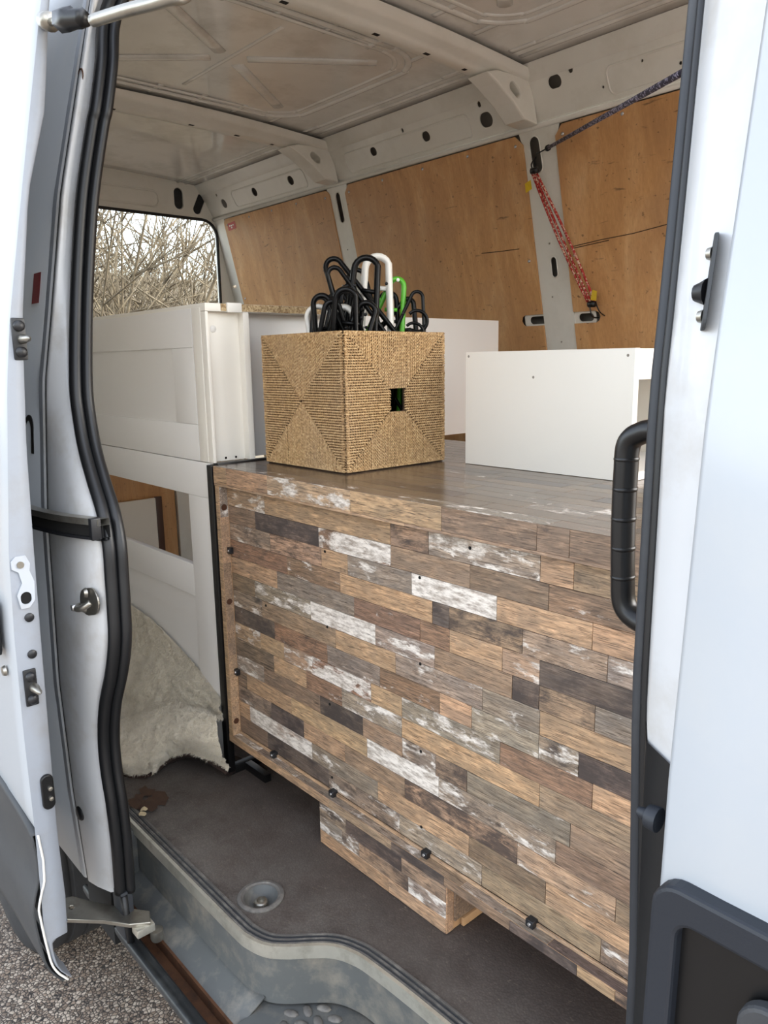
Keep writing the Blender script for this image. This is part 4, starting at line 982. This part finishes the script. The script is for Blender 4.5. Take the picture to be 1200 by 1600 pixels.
NU, NV = 150, 130
cols = [smooth_path([s[j] for s in st], 30) for j in range(7)]
grid = []
for i in range(NU):
    t = i/(NU-1)*(len(cols[0])-1); a = int(min(t, len(cols[0])-2)); f_ = t-a
    pr = [c[a].lerp(c[a+1], f_) for c in cols]
    # swell the roll (last three points) outward
    pr[3] = pr[3]+Vector((-.004,.010,-.016)); pr[4] = pr[4]+Vector((.004,-.016,.014)); pr[5] = pr[5]+Vector((.014,-.028,.002))
    sp = smooth_path(pr, 20)
    row = []
    for j in range(NV):
        q = j/(NV-1)*(len(sp)-1); b = int(min(q, len(sp)-2)); p = sp[b].lerp(sp[b+1], q-b)
        row.append(p)
    grid.append(row)
V = []
for i in range(NU):
    for j in range(NV):
        p = grid[i][j]
        a = grid[min(i+1, NU-1)][j]-grid[max(i-1, 0)][j]; b = grid[i][min(j+1, NV-1)]-grid[i][max(j-1, 0)]
        n_ = a.cross(b); n_ = n_.normalized() if n_.length > 0 else Vector((0, -1, 0))
        if n_.y > 0: n_ = -n_
        d = .006*mnoise.noise(p*28)+.0045*mnoise.noise(p*75)+.0035*mnoise.noise(p*160)+.010*mnoise.noise(p*9)
        if j < 3: d = abs(d)*.3
        V.append(p+n_*d)
FS = [(i*NV+j, (i+1)*NV+j, (i+1)*NV+j+1, i*NV+j+1) for i in range(NU-1) for j in range(NV-1)]
fb = empty('fleece_blanket', (-2.0,.85,.0)); tag(fb, 'cream fleece blanket draped over the wheel arch with rolled lower edge', 'blanket')
mesh('pile', V, FS, M['fleece'], fb, True)
# short wool fibres standing off the pile (one mesh)
FV = []; FF = []
rnd = random.Random(3)
for _ in range(42000):
    i = rnd.randrange(1, NU-1); j = rnd.randrange(2, NV-1); p = V[i*NV+j]
    a = V[(i+1)*NV+j]-V[(i-1)*NV+j]; b = V[i*NV+min(j+1, NV-1)]-V[i*NV+j-1]; n_ = a.cross(b)
    if n_.length == 0: continue
    n_.normalize()
    if n_.y > 0: n_ = -n_
    base = p+Vector((rnd.uniform(-.003,.003), 0, rnd.uniform(-.003,.003)))
    d = (n_*rnd.uniform(.3,1)+Vector((rnd.uniform(-1,1), rnd.uniform(-1,1), rnd.uniform(-1,.4)))*.9).normalized()*rnd.uniform(.004,.010)
    s = d.cross(Vector((rnd.random(), rnd.random(), rnd.random()))).normalized()*.0006
    k = len(FV); FV += [base-s, base+s, base+d]; FF.append((k, k+1, k+2))
wf = mesh('wool_fibres', FV, FF, M['fleece'], fb); wf['kind'] = 'stuff'
# brown backing under the rolled edge
brown = []
for i in range(0, NU, 3):
    p = grid[i][NV-1]; brown.append([p+Vector((0,.0,0)), p+Vector((-.004,.006,-.010)), Vector((p.x-.02, p.y+.02, max(.004, p.z-.028))), Vector((p.x-.05, min(p.y+.10, 1.2), .004))])
loft('backing', brown, M['brownfelt'], fb, thick=.004)
tube('frayed_edge', [grid[i][NV-1]+Vector((0,-.002,-.005+.003*mnoise.noise(grid[i][NV-1]*60))) for i in range(0, NU, 2)], .005, M['brownfelt'], fb, n=6)

# torn matting by the pillar foot
tm = empty('torn_matting', (-1.72,.72,0)); tag(tm, 'torn brown matting scrap on floor between fleece and door pillar', 'scrap')
for k in range(7):
    cx, cy = -1.74+random.uniform(-.05,.06), .715+random.uniform(-.03,.04)
    pts = [(cx+random.uniform(.015,.038)*math.cos(a), cy+random.uniform(.010,.028)*math.sin(a)) for a in np.linspace(0, 6.28, 11)[:-1]]
    mesh('flake', [(x, y, .002+k*.0007+random.uniform(0,.002)) for x, y in pts], [tuple(range(10))], M['card'], tm)
for k in range(2):
    cx, cy = -1.695+.018*k, .695-.012*k
    pts = [(cx+random.uniform(.006,.014)*math.cos(a), cy+random.uniform(.005,.011)*math.sin(a)) for a in np.linspace(0, 6.28, 9)[:-1]]
    s_ = mesh('paper_scrap', [(x, y, .008+random.uniform(0,.004)) for x, y in pts], [tuple(range(8))], M['cream'])
    tag(s_, 'cream torn scrap lying on the brown matting, %s of the pair' % ('nearer' if k else 'farther'), 'scrap', 'torn scraps on the floor')

# round socket sunk in the floor
sk = empty('floor_socket', (-1.235,.74,0)); tag(sk, 'round recessed metal seat anchor cup set in the van floor', 'floor fitting')
lathe('rim', [(.049,.0002),(.049,.003),(.046,.0045),(.041,.0045),(.039,.002),(.036,.0018)], (-1.235,.74,0), M['band'], sk, 48, caps=False)
lathe('bowl', [(.0385,.002),(.036,-.004),(.032,-.013),(.026,-.019),(.018,-.021),(.0001,-.021)], (-1.235,.74,0), M['sill'], sk, 48, caps=False)
lathe('boss', [(.016,-.021),(.015,-.011),(.012,-.008),(.008,-.008),(.007,-.014),(.0001,-.014)], (-1.235,.74,0), M['steel'], sk, 24)
for a in range(3):
    box('boss_notch', -1.237+.013*math.cos(a*2.1), -1.231+.013*math.cos(a*2.1), .737+.013*math.sin(a*2.1), .743+.013*math.sin(a*2.1), -.021, -.010, M['steel'], sk, .001)
# ------------------------------------------------------------------ bungee cords
bc = empty('red_bungee_cord', (-1.70,2.24,1.75)); tag(bc, 'red bungee cord doubled up and hooked vertically on the wall pillar', 'bungee cord')
A0 = Vector((-1.695,2.235,1.715)); B0 = Vector((-1.535,2.36,1.29))
for k, dx in enumerate((-.014, -.004, .010)):
    m_ = (A0+B0)/2+Vector((dx*1.6, -.012, 0))
    tube('cord', smooth_path([A0+Vector((dx*.7,-.012,0)), m_, B0+Vector((dx*1.2,-.014,0))], 8), .0045, M['bungee_red'], bc)
def hookp(a, b, c, parent): tube('hook', smooth_path([a, b, c], 5), .0024, M['blackm'], parent, n=6)
hookp(A0+Vector((0,-.012,.0)), Vector((-1.712,2.225,1.745)), Vector((-1.722,2.262,1.775)), bc)
hookp(A0+Vector((.008,-.012,0)), Vector((-1.700,2.225,1.75)), Vector((-1.722,2.262,1.778)), bc)
hookp(B0+Vector((-.010,-.014,0)), Vector((-1.535,2.35,1.242)), Vector((-1.545,2.41,1.238)), bc)
hookp(B0+Vector((.014,-.014,0)), Vector((-1.505,2.35,1.255)), Vector((-1.515,2.41,1.240)), bc)
for p, s in ((A0, 1), (B0, -1)):
    tube('cord_end', [p+Vector((-.012,-.014,.008*s)), p+Vector((.014,-.014,.008*s))], .011, M['black'], bc, n=8)
mesh('paper_tag', [A0+Vector(q) for q in ((-.030,-.026,-.030),(-.004,-.028,-.022),(.002,-.028,-.052),(-.022,-.03,-.062))], [(0,1,2,3)], M['yellow'], bc)
mesh('paper_tag', [B0+Vector(q) for q in ((.004,-.028,.005),(.028,-.03,.0),(.030,-.03,.032),(.010,-.028,.038))], [(0,1,2,3)], M['yellow'], bc)
db = empty('dark_bungee_cord', (-1.65,2.2,1.78)); tag(db, 'dark purple bungee cord stretched from the wall pillar to upper right', 'bungee cord')
D0 = Vector((-1.645,2.225,1.785)); D1 = Vector((-.35,.83,1.45))
D1 = Vector((-.637,1.2,1.528))
D2 = D1+(D1-D0).normalized()*.35
tube('cord', [D0, D0.lerp(D1, .5), D1, D2], .0058, M['bungee_dark'], db)
tube('hook', [D0, Vector((-1.70,2.235,1.778)), Vector((-1.722,2.268,1.790))], .0024, M['blackm'], db, n=6)
tube('cord_end', [D0+(D0-D1).normalized()*.012, D0-(D0-D1).normalized()*.010], .010, M['black'], db, n=8)

# ------------------------------------------------------------------ shrubs beyond the rear window
def shrub(cx, cy, seed, hgt, n, lean, label):
    r = random.Random(seed); root = empty('bare_shrub', (cx, cy, -.62)); tag(root, label, 'shrub', 'bare shrubs behind the van')
    stems = []; twigs = []
    for i in range(n):
        a = r.uniform(0, 6.28); bx, by = cx+r.uniform(-.5,.5), cy+r.uniform(-.5,.5)
        L = hgt*r.uniform(.6, 1.1); dx, dy = math.cos(a)*r.uniform(.1,.55)+lean[0], math.sin(a)*r.uniform(.1,.55)+lean[1]
        P = []; m = 9; wob = [r.uniform(-.06,.06) for _ in range(4)]
        for k in range(m+1):
            t = k/m; P.append((bx+dx*L*t**1.4+wob[0]*math.sin(5*t+wob[1]*40), by+dy*L*t**1.4+wob[2]*math.sin(6*t+wob[3]*40), -.62+L*t*(1-.15*t)))
        r0 = r.uniform(.008,.026); stems.append((P, [r0*(1-.8*k/m) for k in range(m+1)]))
        for q in range(r.randint(7, 12)):
            k = r.randint(2, m); o = Vector(P[k]); d = Vector((r.uniform(-1,1), r.uniform(-1,1), r.uniform(-.1,1.1))).normalized(); l2 = r.uniform(.2,.8)
            c = Vector((r.uniform(-.15,.15), r.uniform(-.15,.15), r.uniform(0,.25)))
            T = [o, o+d*l2*.5+c*.3, o+d*l2+c]; twigs.append((T, [r0*.35+.001, r0*.22+.001, .0012]))
            for s in range(2):
                o2 = T[1]; d2 = (d+Vector((r.uniform(-1,1), r.uniform(-1,1), r.uniform(-.5,1)))).normalized(); twigs.append(([o2, o2+d2*l2*.45], [.0026, .001]))
    tubes('stems', stems, M['bark'], root, 6); o = tubes('twigs', twigs, M['bark'], root, 4); o['kind'] = 'stuff'
SH = [(-5.6,2.2,1,3.2,16,(.0,.05),'nearest bare shrub seen through left part of rear window'),
      (-5.9,3.0,2,3.6,18,(-.1,-.15),'leafless shrub leaning left in middle of rear window'),
      (-6.6,2.5,3,3.8,20,(.05,.2),'tall bare shrub behind the nearest one, leaning right'),
      (-6.9,3.6,4,4.0,20,(-.1,-.25),'bare shrub with thick leaning stems at right of window'),
      (-7.8,3.0,5,4.2,24,(0,.1),'bare shrub further back in middle of the window'),
      (-8.2,4.2,6,4.2,24,(.1,-.2),'bare shrub further back beside the right window edge'),
      (-9.2,3.5,7,4.6,26,(0,0),'farthest bare shrub on the left behind the window'),
      (-9.6,4.9,8,4.6,26,(0,-.1),'farthest bare shrub on the right behind the window')]
SH += [(-7.2,2.1,9,4.0,26,(0,.1),'bare shrub at far left of the rear window, behind the nearest one'),
      (-8.8,5.6,10,4.4,26,(0,-.2),'bare shrub filling lower right corner of the rear window'),
      (-10.6,4.2,11,5.0,34,(0,0),'tangled bare shrub in the middle distance behind the van')]
for a in SH: shrub(*a)
bank = []
for i in range(30):
    row = []
    for j in range(12):
        x = -10-j*1.4; y = -6+i*.9; z = -.62+max(0, j*.43)+.35*mnoise.noise(Vector((x*.4, y*.4, 0)))*min(1, j)
        row.append((x, y, z))
    bank.append(row)
bk = loft('earth_bank', bank, M['earth'], None); tag(bk, kind='structure')
print('built')
